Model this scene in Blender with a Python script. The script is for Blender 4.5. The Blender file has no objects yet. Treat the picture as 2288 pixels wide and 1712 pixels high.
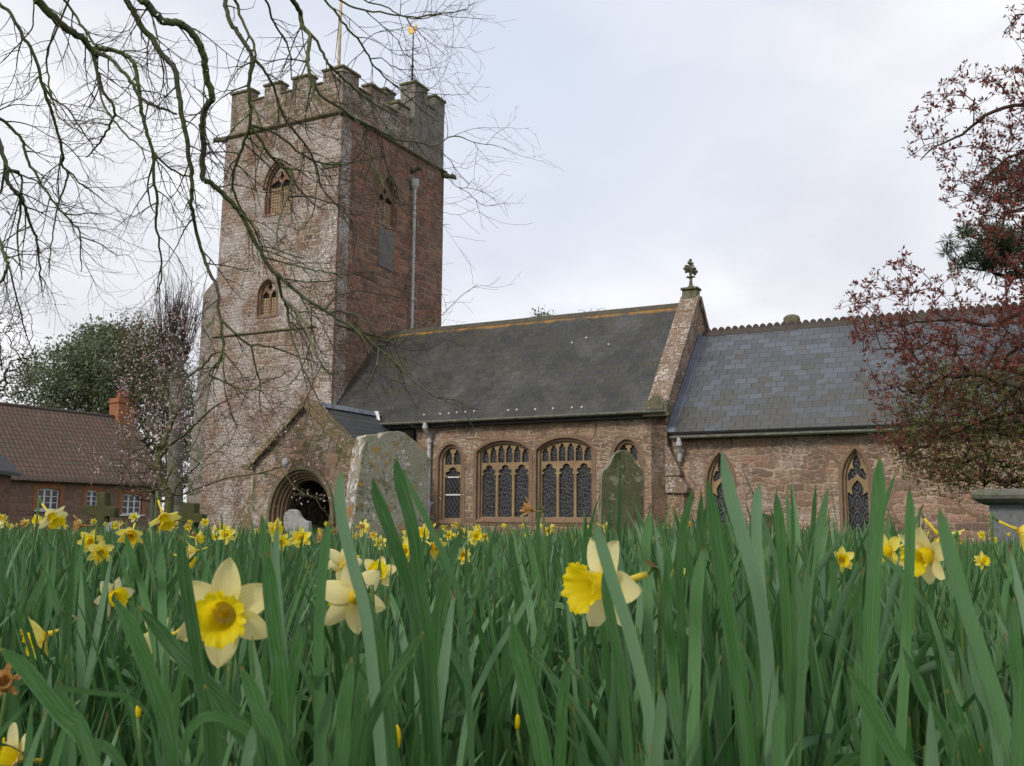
import bpy, bmesh, math, random
import numpy as np
from mathutils import Vector, Matrix
from mathutils.geometry import delaunay_2d_cdt
PI = math.pi
random.seed(7); np.random.seed(7)
S = bpy.context.scene
COL = S.collection

# ------------------------------------------------------------------ camera
FPX = 2236.07; PW, PH = 2288.0, 1712.0
PIT = math.radians(8.0); ROL = math.radians(.476); YAW = math.radians(62.02)
cam_pos = Vector((0, 0, .42))
_u0 = Vector((0, -math.sin(PIT), math.cos(PIT))); _r0 = Vector((1, 0, 0))
FW = Vector((0, math.cos(PIT), math.sin(PIT)))
RT = _r0 * math.cos(ROL) + _u0 * math.sin(ROL)
UP = -_r0 * math.sin(ROL) + _u0 * math.cos(ROL)
cd = bpy.data.cameras.new('camera'); cam = bpy.data.objects.new('camera', cd); COL.objects.link(cam)
m = Matrix((RT, UP, -FW)).transposed().to_4x4(); m.translation = cam_pos
cam.matrix_world = m
cd.sensor_width = 36; cd.lens = FPX / PW * 36; cd.clip_start = .05; cd.clip_end = 3000
cd.dof.use_dof = True; cd.dof.focus_distance = 4.5; cd.dof.aperture_fstop = 20
S.camera = cam

# ------------------------------------------------------------------ node helper
class NT:
    def __init__(s, tree): s.t = tree; s.n = tree.nodes; s.l = tree.links
    def node(s, ty, ins=None, **props):
        n = s.n.new(ty)
        for k, v in props.items(): setattr(n, k, v)
        for k, v in (ins or {}).items():
            if isinstance(v, bpy.types.NodeSocket): s.l.new(v, n.inputs[k])
            else:
                sk = n.inputs[k]
                if sk.type == 'RGBA' and len(v) == 3: v = (*v, 1)
                sk.default_value = v
        return n
    def math(s, op, a, b=0.0, c=None, clamp=False):
        n = s.node('ShaderNodeMath', {0: a, 1: b}, operation=op, use_clamp=clamp)
        if c is not None:
            if isinstance(c, bpy.types.NodeSocket): s.l.new(c, n.inputs[2])
            else: n.inputs[2].default_value = c
        return n.outputs[0]
    def vmath(s, op, a, b=(0, 0, 0)): return s.node('ShaderNodeVectorMath', {0: a, 1: b}, operation=op).outputs[0]
    def mix(s, f, a, b, mode='MIX'):
        n = s.node('ShaderNodeMix', data_type='RGBA', blend_type=mode)
        n.clamp_factor = True
        for k, v in ((0, f), (6, a), (7, b)):
            if isinstance(v, bpy.types.NodeSocket): s.l.new(v, n.inputs[k])
            else: n.inputs[k].default_value = (*v, 1) if (k > 0 and len(v) == 3) else v
        return n.outputs[2]
    def noise(s, vec, scale, detail=4, rough=.55, dim='3D'):
        return s.node('ShaderNodeTexNoise', {'Vector': vec, 'Scale': scale, 'Detail': detail, 'Roughness': rough}, noise_dimensions=dim).outputs['Fac']
    def ramp(s, f, stops, interp='LINEAR'):
        n = s.node('ShaderNodeValToRGB', {'Fac': f}); cr = n.color_ramp; cr.interpolation = interp
        while len(cr.elements) > 1: cr.elements.remove(cr.elements[-1])
        cr.elements[0].position = stops[0][0]; c = stops[0][1]; cr.elements[0].color = (*c, 1) if len(c) == 3 else c
        for p, c in stops[1:]:
            e = cr.elements.new(p); e.color = (*c, 1) if len(c) == 3 else c
        return n.outputs[0]
    def step(s, f, lo, hi):
        n = s.node('ShaderNodeMapRange', {0: f, 1: lo, 2: hi, 3: 0.0, 4: 1.0}); n.clamp = True
        return n.outputs[0]
    def comb(s, x, y, z=0.0): return s.node('ShaderNodeCombineXYZ', {0: x, 1: y, 2: z}).outputs[0]
    def white(s, vec): return s.node('ShaderNodeTexWhiteNoise', {'Vector': vec}, noise_dimensions='3D').outputs
    def obj(s): return s.node('ShaderNodeTexCoord').outputs['Object']
    def xyz(s, v): return s.node('ShaderNodeSeparateXYZ', {0: v}).outputs

# ------------------------------------------------------------------ sky, sun, exposure
W = bpy.data.worlds.new('World'); S.world = W; W.use_nodes = True
w = NT(W.node_tree); W.node_tree.nodes.clear()
SUN_AZ = math.radians(222); SUN_EL = math.radians(38)       # compass-like azimuth from +Y clockwise: behind and left
sky = w.node('ShaderNodeTexSky', sky_type='NISHITA', sun_disc=False, sun_elevation=SUN_EL, sun_rotation=SUN_AZ)
dirv = w.node('ShaderNodeTexCoord').outputs['Generated']
sx = w.xyz(dirv)
el = w.math('MAXIMUM', sx[2], 0.0)
flat = w.comb(w.math('DIVIDE', sx[0], w.math('ADD', el, .35)), w.math('DIVIDE', sx[1], w.math('ADD', el, .35)), 0.0)
n1 = w.noise(w.vmath('ADD', flat, (1.3, .55, 0)), 1.25, 4, .5)
n2 = w.noise(w.vmath('ADD', flat, (5.1, 2.0, 0)), 2.6, 5, .55)
base = w.ramp(el, [(0, (9.4, 9.3, 9.3)), (.16, (9.0, 9.0, 9.35)), (.36, (8.6, 8.8, 9.35)), (.7, (7.6, 7.9, 8.7)), (1, (7.2, 7.5, 8.3))])
cl = w.mix(w.step(n1, .47, .62), base, (11.2, 11.0, 11.0))
cl = w.mix(w.math('MULTIPLY', w.step(n2, .47, .66), .75), cl, (7.5, 7.6, 8.3))
# a thinner patch of cloud where blue shows through, above and right of the tower
bd = w.math('DISTANCE' if False else 'ADD', 0, 0)
dd = w.node('ShaderNodeVectorMath', {0: dirv, 1: (-.02, .90, .42)}, operation='DISTANCE').outputs['Value']
cl = w.mix(w.math('MULTIPLY', w.step(dd, .34, .05), .75), cl, (6.5, 7.3, 8.8))
sc = w.mix(.93, sky.outputs[0], cl)
bg = w.node('ShaderNodeBackground', {'Color': sc, 'Strength': .1})
w.l.new(bg.outputs[0], w.node('ShaderNodeOutputWorld').inputs[0])
sl = bpy.data.lights.new('sun', 'SUN'); sl.energy = 2.1; sl.angle = math.radians(11); sl.color = (1, .93, .82)
so = bpy.data.objects.new('sun', sl); COL.objects.link(so)
sd = Vector((math.sin(SUN_AZ) * math.cos(SUN_EL), math.cos(SUN_AZ) * math.cos(SUN_EL), math.sin(SUN_EL)))
so.rotation_euler = sd.to_track_quat('Z', 'Y').to_euler(); so.location = (-20, -20, 30)
S.view_settings.view_transform = 'Standard'; S.view_settings.look = 'None'
S.view_settings.exposure = .06; S.view_settings.gamma = 1
S.cycles.max_bounces = 6; S.cycles.transparent_max_bounces = 8

# ------------------------------------------------------------------ geometry of the view: pixel (2212 x 1655 sheet) -> point
DS = 2288 / 2212
def ray(x, y, src=False):
    if not src: x *= DS; y *= DS
    return FW + RT * ((x - 1144) / FPX) + UP * ((856 - y) / FPX)
def at(x, y, dist, src=False):
    d = ray(x, y, src); return cam_pos + d * (dist / d.y)
_d = ray(764, 254, True); CO = cam_pos + _d * (34 / _d.y); CO.z = 0
EX = Vector((math.sin(YAW), -math.cos(YAW), 0)); NY = Vector((math.cos(YAW), math.sin(YAW), 0))
CHM = Matrix((EX, NY, Vector((0, 0, 1)))).transposed().to_4x4(); CHM.translation = CO
def smooth(a, b, t):
    t = min(1, max(0, (t - a) / (b - a))); return t * t * (3 - 2 * t)
def gz(x, y):
    return -.5 * smooth(9, 24, math.hypot(x, y) if y > 0 else 0) + .015 * math.sin(x * 1.7 + y) * smooth(1, 6, abs(y))

# ------------------------------------------------------------------ mesh helper
class MB:
    def __init__(s): s.v = []; s.f = []; s.m = []; s.uv = None; s.cur = 0
    def add(s, vs, fs):
        o = len(s.v); s.v += [tuple(p) for p in vs]; s.f += [tuple(i + o for i in f) for f in fs]; s.m += [s.cur] * len(fs); return o
    def box(s, x0, x1, y0, y1, z0, z1, M=None):
        vs = [Vector((x, y, z)) for z in (z0, z1) for y in (y0, y1) for x in (x0, x1)]
        if M: vs = [M @ p for p in vs]
        s.add(vs, [(0, 2, 3, 1), (4, 5, 7, 6), (0, 1, 5, 4), (1, 3, 7, 5), (3, 2, 6, 7), (2, 0, 4, 6)])
    def poly(s, outer, holes, o, U, V, Nn, depth):
        """extrude a 2D polygon with holes; front at o, back at o - Nn*depth"""
        o = Vector(o); U = Vector(U); V = Vector(V); Nn = Vector(Nn)
        loops = [outer] + list(holes)
        flatp = [p for L in loops for p in L]; n = len(flatp); ce = []; k = 0
        for L in loops: ce += [(k + i, k + (i + 1) % len(L)) for i in range(len(L))]; k += len(L)
        r_ = delaunay_2d_cdt([Vector((p[0], p[1])) for p in flatp], ce, [], 0, 1e-6)
        om = {}
        for i, src_ in enumerate(r_[3]):
            if src_: om[i] = src_[0]
        def inside(x, y, L):
            c = False; j = len(L) - 1
            for i in range(len(L)):
                if (L[i][1] > y) != (L[j][1] > y) and x < (L[j][0] - L[i][0]) * (y - L[i][1]) / (L[j][1] - L[i][1]) + L[i][0]: c = not c
                j = i
            return c
        tri = []
        for f_ in r_[2]:
            if not all(i in om for i in f_): continue
            cx_ = sum(r_[0][i][0] for i in f_) / 3; cy_ = sum(r_[0][i][1] for i in f_) / 3
            if inside(cx_, cy_, outer) and not any(inside(cx_, cy_, H) for H in holes): tri.append([om[i] for i in f_])
        F = [o + U * p[0] + V * p[1] for p in flatp]; B = [p - Nn * depth for p in F]
        fs = [tuple(t) for t in tri] + [tuple(n + i for i in reversed(t)) for t in tri]
        k = 0
        for L in loops:
            for i in range(len(L)):
                a, b = k + i, k + (i + 1) % len(L); fs.append((a, b, n + b, n + a))
            k += len(L)
        s.add(F + B, fs)
    def tube(s, pts, r, k=8, cap=True):
        pts = [Vector(p) for p in pts]; n = len(pts)
        rs = r if isinstance(r, (list, tuple)) else [r] * n
        prev = None; vs = []
        for i, p in enumerate(pts):
            d = (pts[min(i + 1, n - 1)] - pts[max(i - 1, 0)]).normalized()
            if prev is None:
                a = d.cross(Vector((0, 0, 1)) if abs(d.z) < .9 else Vector((1, 0, 0))).normalized()
            else: a = (prev - d * prev.dot(d)).normalized()
            prev = a; b = d.cross(a)
            vs += [p + (a * math.cos(2 * PI * j / k) + b * math.sin(2 * PI * j / k)) * rs[i] for j in range(k)]
        fs = [(i * k + j, i * k + (j + 1) % k, (i + 1) * k + (j + 1) % k, (i + 1) * k + j) for i in range(n - 1) for j in range(k)]
        if cap: fs += [tuple(reversed(range(k))), tuple((n - 1) * k + j for j in range(k))]
        s.add(vs, fs)
    def sphere(s, c, r, seg=10, ring=6, sc=(1, 1, 1)):
        c = Vector(c); vs = []; fs = []
        for i in range(ring + 1):
            th = PI * i / ring
            for j in range(seg):
                ph = 2 * PI * j / seg
                vs.append(c + Vector((math.sin(th) * math.cos(ph) * sc[0], math.sin(th) * math.sin(ph) * sc[1], math.cos(th) * sc[2])) * r)
        for i in range(ring):
            for j in range(seg): fs.append((i * seg + j, i * seg + (j + 1) % seg, (i + 1) * seg + (j + 1) % seg, (i + 1) * seg + j))
        s.add(vs, fs)
    def build(s, name, mats, parent=None, smooth=False, recalc=True, rough=0, bevel=0):
        me = bpy.data.meshes.new(name); me.from_pydata(s.v, [], s.f)
        if not isinstance(mats, (list, tuple)): mats = [mats]
        for m_ in mats: me.materials.append(m_)
        if len(mats) > 1: me.polygons.foreach_set('material_index', s.m)
        if s.uv is not None:
            ul = me.uv_layers.new(name='UVMap'); li = np.zeros(len(me.loops), int); me.loops.foreach_get('vertex_index', li)
            ul.data.foreach_set('uv', np.array(s.uv, float)[li].ravel())
        if recalc:
            bm = bmesh.new(); bm.from_mesh(me)
            bmesh.ops.remove_doubles(bm, verts=bm.verts, dist=1e-5)
            bmesh.ops.recalc_face_normals(bm, faces=bm.faces)
            if bevel:
                es = [e for e in bm.edges if len(e.link_faces) == 2 and e.calc_face_angle(0) > .6]
                bmesh.ops.bevel(bm, geom=es, offset=bevel, segments=2, affect='EDGES', profile=.6, clamp_overlap=True)
            bm.to_mesh(me); bm.free()
        if smooth: me.polygons.foreach_set('use_smooth', [True] * len(me.polygons))
        me.update()
        o = bpy.data.objects.new(name, me); COL.objects.link(o)
        if parent: o.parent = parent
        return o
def tag(o, label=None, cat=None, group=None, kind=None):
    if label: o['label'] = label
    if cat: o['category'] = cat
    if group: o['group'] = group
    if kind: o['kind'] = kind
    return o
def thing(name, label, cat, loc=(0, 0, 0), group=None, M=None):
    o = bpy.data.objects.new(name, None); COL.objects.link(o); o.empty_display_size = .1
    if M is not None: o.matrix_world = M
    else: o.location = loc
    return tag(o, label, cat, group)
def fastmesh(name, V, F, mats, parent=None, uv=None, smooth=False, matidx=None):
    """V (n,3) F (m,k) numpy"""
    me = bpy.data.meshes.new(name); V = np.asarray(V, np.float32); F = np.asarray(F, np.int32); k = F.shape[1]
    me.vertices.add(len(V)); me.vertices.foreach_set('co', V.ravel())
    me.loops.add(F.size); me.loops.foreach_set('vertex_index', F.ravel())
    me.polygons.add(len(F)); me.polygons.foreach_set('loop_start', np.arange(0, F.size, k, dtype=np.int32))
    for m_ in (mats if isinstance(mats, (list, tuple)) else [mats]): me.materials.append(m_)
    if matidx is not None: me.polygons.foreach_set('material_index', np.asarray(matidx, np.int32))
    if smooth: me.polygons.foreach_set('use_smooth', [True] * len(F))
    me.update(calc_edges=True)
    if uv is not None:
        ul = me.uv_layers.new(name='UVMap'); ul.data.foreach_set('uv', np.asarray(uv, np.float32)[F.ravel()].ravel())
    o = bpy.data.objects.new(name, me); COL.objects.link(o)
    if parent: o.parent = parent
    return o

# ------------------------------------------------------------------ materials
def newmat(name):
    m_ = bpy.data.materials.new(name); m_.use_nodes = True; m_.node_tree.nodes.clear(); return m_, NT(m_.node_tree)
def finish(t, col, rough=.85, bump=None, bstr=.5, bdist=.02, spec=.3, trans=0.0, metal=0.0):
    ins = {'Base Color': col, 'Roughness': rough, 'Specular IOR Level': spec, 'Metallic': metal}
    if bump is not None: ins['Normal'] = t.node('ShaderNodeBump', {'Height': bump, 'Strength': bstr, 'Distance': bdist}).outputs[0]
    b = t.node('ShaderNodeBsdfPrincipled', ins); out = b.outputs[0]
    if trans:
        tr = t.node('ShaderNodeBsdfTranslucent', {'Color': col})
        out = t.node('ShaderNodeMixShader', {0: trans, 1: out, 2: tr.outputs[0]}).outputs[0]
    t.l.new(out, t.node('ShaderNodeOutputMaterial').inputs[0])
def plain(name, c1, c2, scale=6, rough=.8, bstr=.3, spec=.3, metal=0, trans=0, bdist=.01):
    m_, t = newmat(name); v = t.obj(); n = t.noise(v, scale, 5, .6)
    finish(t, t.mix(t.step(n, .35, .65), c1, c2), rough, t.noise(v, scale * 4, 4), bstr, bdist, spec, trans, metal); return m_
def stone_wall(name, pal, mortar, lichen, lcol=(.5, .48, .46), bw=.34, bh=.14, moss=0.0, lthr=.5, grey=0.0, dark=None, lsc=9, mort=.06, irr=1.0):
    m_, t = newmat(name); v = t.obj(); x = t.xyz(v)
    u = t.math('ADD', x[0], x[1])
    wob = t.noise(v, 1.3, 3); wob2 = t.noise(v, 7, 3)
    uu = t.math('ADD', t.math('DIVIDE', u, bw), t.math('MULTIPLY', wob2, .5 * irr))
    vv = t.math('ADD', t.math('DIVIDE', x[2], bh), t.math('ADD', t.math('MULTIPLY', wob, 1.6 * irr), t.math('MULTIPLY', wob2, .75 * irr)))
    # irregular rubble: some areas laid in larger blocks than others
    zone = t.step(t.noise(t.vmath('ADD', v, (3, 8, 5)), .7, 2), .50, .53)
    zs_ = t.math('SUBTRACT', 1.0, t.math('MULTIPLY', zone, .42)); vec = t.comb(t.math('MULTIPLY', uu, zs_), t.math('MULTIPLY', vv, zs_))
    xy = t.xyz(vec); row = t.math('FLOOR', xy[1]); r1 = t.white(t.comb(row, 1.3, 4.1))[0]
    cu = t.math('ADD', t.math('MULTIPLY', xy[0], t.math('ADD', .62, t.math('MULTIPLY', r1, .75))), t.math('MULTIPLY', r1, 17.0)); cc = t.math('FLOOR', cu)
    fu = t.math('SUBTRACT', .5, t.math('ABSOLUTE', t.math('SUBTRACT', t.math('FRACT', cu), .5))); fv = t.math('SUBTRACT', .5, t.math('ABSOLUTE', t.math('SUBTRACT', t.math('FRACT', xy[1]), .5)))
    ed = t.math('SMOOTH_MIN', t.math('MULTIPLY', fu, 1.9), fv, .12); ed = t.math('ADD', ed, t.math('MULTIPLY', t.math('SUBTRACT', t.noise(v, 11, 3), .5), .10))
    rnd = t.white(t.comb(cc, row, 7.7))
    n = len(pal); col = t.ramp(rnd[0], [(i / n, c) for i, c in enumerate(pal)], 'CONSTANT')
    fine = t.noise(v, 24, 5, .65)
    col = t.mix(t.step(fine, .32, .70), t.mix(.62, col, (.045, .035, .028)), t.mix(.16, col, (.6, .5, .42)))
    big = t.noise(v, .55, 4, .6)
    col = t.mix(t.math('MULTIPLY', t.step(big, .42, .66), .38), col, (.21, .17, .125))
    mk = t.step(t.math('ADD', ed, t.math('MULTIPLY', t.math('SUBTRACT', fine, .5), .10)), mort + .07, mort - .0)
    col = t.mix(t.math('MULTIPLY', mk, t.step(t.noise(v, 1.1, 3), .3, .6)), col, mortar)
    if lichen > .9: col = t.mix(t.math('MULTIPLY', t.step(t.noise(t.vmath('ADD', v, (9, 1, 4)), .45, 5, .65), .50, .62), .55), col, (.13, .065, .045))
    if dark is not None:
        col = t.mix(t.math('MULTIPLY', t.step(t.noise(v, 2.2, 4), .52, .66), .6), col, dark)
    # lichen and limewash remnants: small pale flecks, gathered in patches
    spk = t.noise(t.vmath('MULTIPLY', v, (1, 1, 1.5)), lsc, 5, .72); patch = t.noise(v, .8, 4, .6)
    thr = t.math('SUBTRACT', t.math('MULTIPLY', patch, .80), .40)
    lk = t.step(t.math('ADD', spk, thr), lthr + .10 - .12 * lichen, lthr + .15 - .12 * lichen)
    spk2 = t.noise(t.vmath('MULTIPLY', v, (1, 1, 1.3)), 10, 4, .72)
    lk2 = t.step(t.math('ADD', spk2, t.math('MULTIPLY', thr, .35)), .69 - .085 * lichen, .72 - .085 * lichen)
    col = t.mix(t.math('MULTIPLY', lk, min(1, .30 + .25 * lichen)), col, lcol)
    col = t.mix(t.math('MULTIPLY', lk2, .85), col, (.74, .71, .69))
    if grey: col = t.mix(grey, col, (.23, .22, .20))
    if moss:
        mo = t.step(t.math('ADD', t.noise(v, 3, 4), t.math('MULTIPLY', t.noise(v, 15, 3), .3)), .72 - moss * .2, .8 - moss * .1)
        col = t.mix(t.math('MULTIPLY', mo, .7), col, (.07, .085, .03))
    h = t.math('ADD', t.math('MULTIPLY', t.step(ed, 0, .22), .7), t.math('ADD', t.math('MULTIPLY', fine, .5), t.math('MULTIPLY', rnd[0], .3)))
    finish(t, col, .93, h, .6, .035, .15); return m_
PAL_RED = [(.20, .095, .060), (.27, .145, .095), (.33, .21, .145), (.13, .075, .058), (.24, .17, .12), (.36, .24, .165), (.22, .105, .07), (.29, .155, .10)]
PAL_WARM = [(.30, .165, .098), (.37, .225, .14), (.24, .125, .082), (.34, .235, .15), (.28, .18, .095), (.20, .12, .085), (.39, .215, .14), (.17, .10, .075)]
M_TS = stone_wall('tower_south_stone', [tuple(c * .92 for c in p) for p in PAL_RED], (.40, .33, .26), 1.05, (.47, .45, .43), .28, .12, lsc=10, irr=1.5)
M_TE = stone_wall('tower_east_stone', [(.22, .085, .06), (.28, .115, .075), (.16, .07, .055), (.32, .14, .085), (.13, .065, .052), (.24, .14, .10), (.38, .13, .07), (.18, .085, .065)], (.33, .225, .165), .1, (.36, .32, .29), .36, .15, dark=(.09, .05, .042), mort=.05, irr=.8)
M_TP = stone_wall('tower_parapet_stone', [tuple(c * .95 for c in p) for p in PAL_RED], (.30, .24, .20), .9, (.42, .38, .35), .32, .15, moss=.35, grey=.08)
M_TU = stone_wall('turret_render', [(.17, .16, .145), (.20, .185, .165), (.15, .14, .13)], (.22, .20, .18), .3, (.34, .32, .30), .6, .4, moss=.1, grey=.35)
M_BU = stone_wall('grey_buttress_stone', PAL_RED, (.24, .22, .20), .7, (.34, .32, .30), .4, .25, grey=.55, moss=.2)
M_NA = stone_wall('nave_stone', PAL_WARM, (.40, .29, .205), .42, (.50, .43, .36), .30, .12, lsc=11, irr=1.7)
M_CH = stone_wall('chancel_stone', [tuple(c * .96 for c in p) for p in PAL_WARM], (.40, .29, .215), .62, (.48, .41, .35), .30, .115, lsc=11, irr=1.8)
M_PO = stone_wall('porch_stone', [tuple(c * .9 for c in p) for p in PAL_WARM], (.27, .20, .15), .55, (.52, .48, .44), .40, .19, moss=.25)
M_CO = stone_wall('cottage_stone', [(.24, .125, .085), (.28, .15, .10), (.20, .11, .075), (.31, .18, .12), (.18, .11, .085)], (.26, .17, .125), -.4, (.3, .25, .22), .5, .2)
def ham(name, c1=(.29, .20, .135), c2=(.205, .135, .092), lich=.3, lc=(.5, .46, .40), moss=0.0, orange=0.0, sc=5):
    m_, t = newmat(name); v = t.obj()
    n = t.noise(v, sc * .5, 4, .6); f = t.noise(v, sc * 5, 5, .65)
    col = t.mix(t.step(n, .35, .68), c1, c2); col = t.mix(t.math('MULTIPLY', f, .5), col, tuple(x * .45 for x in c2))
    s1 = t.math('ADD', t.noise(v, sc * 2.2, 6, .75), t.math('MULTIPLY', t.math('SUBTRACT', n, .5), .5))
    col = t.mix(t.math('MULTIPLY', t.step(s1, .66 - .22 * lich, .70 - .22 * lich), .8), col, lc)
    if moss: col = t.mix(t.math('MULTIPLY', t.step(t.noise(v, sc * .9, 5, .6), .66 - .3 * moss, .78 - .3 * moss), .85), col, (.085, .10, .035))
    if orange: col = t.mix(t.math('MULTIPLY', t.step(t.noise(t.vmath('ADD', v, (7, 3, 1)), sc * 1.1, 6, .7), .70 - .2 * orange, .75 - .2 * orange), .9), col, (.42, .20, .045))
    finish(t, col, .92, t.math('ADD', f, t.math('MULTIPLY', s1, .6)), .7, .025, .15); return m_
M_HAM = ham('window_sandstone', lich=.05)
M_HAMY = ham('yellow_tracery_stone', (.41, .30, .165), (.28, .19, .11), lich=-.2)
M_HAMD = ham('arch_sandstone', (.26, .18, .115), (.18, .115, .075), lich=.15, moss=.2)
M_COP = ham('lichened_coping', (.26, .19, .14), (.20, .14, .10), lich=.55, lc=(.55, .51, .47), orange=.45, sc=7)
M_COPP = ham('porch_coping', (.24, .18, .10), (.17, .125, .075), lich=.45, moss=.35)
M_MOSS = ham('mossy_string_course', (.24, .20, .14), (.17, .14, .08), lich=.1, moss=.55)
M_FIN = ham('finial_stone', (.20, .18, .13), (.13, .12, .085), lich=.3, moss=.5, orange=.2, sc=9)
M_RED = ham('red_dressed_stone', (.25, .15, .105), (.20, .115, .08), lich=.5)
M_GREY = ham('grey_render_patch', (.21, .20, .18), (.16, .15, .14), lich=.25, lc=(.3, .3, .28), sc=4)
def slates(name, w_, h_, slope, cols, mossc=None, mossy=0.0, band=None, gap=.05, rough=.55, blotch=None, cfn=None, flecks=0.0):
    """courses of slates: x along the eave, slope distance up"""
    m_, t = newmat(name); v = t.obj(); x = t.xyz(v)
    r = t.math('DIVIDE', x[2], h_ * math.sin(slope)); r = t.math('ADD', r, t.math('MULTIPLY', t.noise(t.vmath('MULTIPLY', v, (1, 0, 0)), .6, 2), .25))
    row = t.math('FLOOR', r); fr = t.math('FRACT', r)
    c = t.math('ADD', t.math('DIVIDE', x[0], w_), t.math('MULTIPLY', t.math('MODULO', row, 2.0), .5))
    c = t.math('ADD', c, t.math('MULTIPLY', t.white(t.comb(row, 3.3))[0], .25))
    cc = t.math('FLOOR', c); fc = t.math('FRACT', c)
    rn = t.white(t.comb(cc, row, 1.7))
    edge = t.math('MAXIMUM', t.step(fc, gap * 1.1, gap * .4), t.step(fr, gap * 2.2, gap * .9))
    col = t.ramp(rn[0], cols, 'CONSTANT')
    n = t.noise(v, 1.1, 5, .65); f = t.noise(v, 18, 4, .7)
    col = t.mix(t.math('MULTIPLY', f, .4), col, tuple(k * .5 for k in cols[0][1]))
    if blotch is not None: col = t.mix(t.math('MULTIPLY', t.step(t.noise(t.vmath('MULTIPLY', v, (1, 1, .55)), .7, 5, .6), .46, .66), .6), col, blotch)
    if mossc is not None:
        k = t.math('ADD', t.math('ADD', n, t.math('MULTIPLY', t.math('SUBTRACT', rn[0], .5), .30)), t.math('MULTIPLY', t.math('SUBTRACT', cfn if cfn else 0.0, t.math('MULTIPLY', x[2], band[1])), 1.0)) if band else t.math('ADD', n, t.math('MULTIPLY', t.math('SUBTRACT', rn[0], .5), .3))
        if band: k = t.math('ADD', k, band[0])
        col = t.mix(t.math('MULTIPLY', t.step(k, .62 - mossy, .70 - mossy), .85), col, mossc)
    if flecks:
        g = t.math('MULTIPLY', t.step(t.noise(v, 26, 2, .5), .70, .73), t.step(t.noise(v, .6, 3), .42, .6))
        col = t.mix(t.math('MULTIPLY', g, flecks), col, (.34, .33, .24))
    col = t.mix(t.math('MULTIPLY', edge, .72), col, (.012, .012, .013))
    return m_, t, col, t.math('ADD', t.math('ADD', t.math('MULTIPLY', fr, -.6), t.math('MULTIPLY', edge, -.5)), t.math('ADD', t.math('MULTIPLY', f, .25), t.math('MULTIPLY', rn[0], .35))), rough, v, x
NSL = math.atan2(7.35 - 3.5, 2.85 + .55)
m_, t, col, h, rg, v, x = slates('nave_slates', .32, .22, NSL, [(0, (.042, .043, .043)), (.3, (.052, .053, .051)), (.6, (.034, .035, .036)), (.85, (.066, .066, .064))], (.050, .048, .034), .10, blotch=(.105, .105, .10), flecks=.9, rough=.58, gap=.045)
og = t.math('MULTIPLY', t.step(t.math('ADD', x[2], t.math('MULTIPLY', t.noise(v, 1.8, 4), .35)), 7.27, 7.36), t.step(t.noise(t.vmath('MULTIPLY', v, (1, 0, 0)), .8, 5, .7), .40, .52))
col = t.mix(t.math('MULTIPLY', og, .85), col, (.30, .155, .03)); finish(t, col, rg, h, .7, .02, .35); M_NR = m_
m_, t, col, h, rg, v, x = slates('chancel_slates', .36, .24, math.atan2(3.35, 3.25), [(0, (.098, .108, .122)), (.25, (.085, .094, .107)), (.5, (.115, .131, .158)), (.75, (.076, .083, .094))], (.072, .070, .058), .03, band=(.66, .135), rough=.4, gap=.06, flecks=.5)
finish(t, col, rg, h, .7, .02, .5); M_CR = m_
m_, t, col, h, rg, v, x = slates('cottage_tiles', .26, .30, math.atan2(3.8, 3.2), [(0, (.165, .108, .082)), (.3, (.15, .10, .078)), (.55, (.185, .122, .09)), (.8, (.13, .09, .072))], (.12, .10, .075), .10, rough=.85, flecks=.4)
finish(t, col, rg, t.math('ADD', h, t.math('MULTIPLY', t.math('SINE', t.math('MULTIPLY', x[0], 2 * PI / .26)), .7)), .9, .03, .2); M_TR = m_
m_, t, col, h, rg, v, x = slates('porch_slates', .3, .22, .73, [(0, (.055, .06, .062)), (.4, (.066, .071, .072)), (.7, (.045, .05, .055))], (.06, .06, .045), .03, rough=.6); finish(t, col, rg, h, .6, .02, .3); M_PR = m_
M_RIDGE = plain('ridge_tile', (.10, .085, .06), (.055, .05, .042), 8)
M_CREST = plain('crested_ridge_tile', (.085, .065, .055), (.05, .042, .038), 8)
M_LEAD = plain('lead_flashing', (.17, .19, .25), (.12, .135, .17), 5, .5)
M_WHITE = plain('white_paint', (.72, .72, .72), (.6, .6, .6), 5, .5, .1)
M_GUT = plain('gutter_paint', (.27, .28, .24), (.16, .17, .13), 9, .6)
M_PIPE = plain('grey_pipe_paint', (.52, .53, .53), (.34, .35, .34), 10, .5, .2)
M_DARK = plain('painted_interior_shade', (.010, .009, .008), (.006, .005, .005), 3, .9)  # near-black colour painted in place of the unlit space inside
M_BLACK = plain('black_fascia', (.018, .018, .02), (.03, .03, .03), 5, .5)
M_WOOD = plain('oak_door', (.11, .065, .03), (.06, .035, .018), 7, .7)
M_WOODO = plain('tan_door_post', (.30, .15, .05), (.20, .10, .035), 7, .6)
M_IRON = plain('black_iron', (.02, .02, .022), (.035, .035, .035), 20, .5)
M_GOLD = plain('gilding', (.95, .62, .18), (.8, .5, .13), 12, .3, .1, .6, .35)
M_CREAM = plain('cream_pole_paint', (.62, .52, .36), (.45, .36, .22), 6, .5)
M_BRICK = ham('orange_brick', (.42, .19, .09), (.30, .13, .07), lich=.0, sc=6)
M_POT = plain('terracotta_pot', (.33, .10, .06), (.22, .07, .045), 8)
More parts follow.
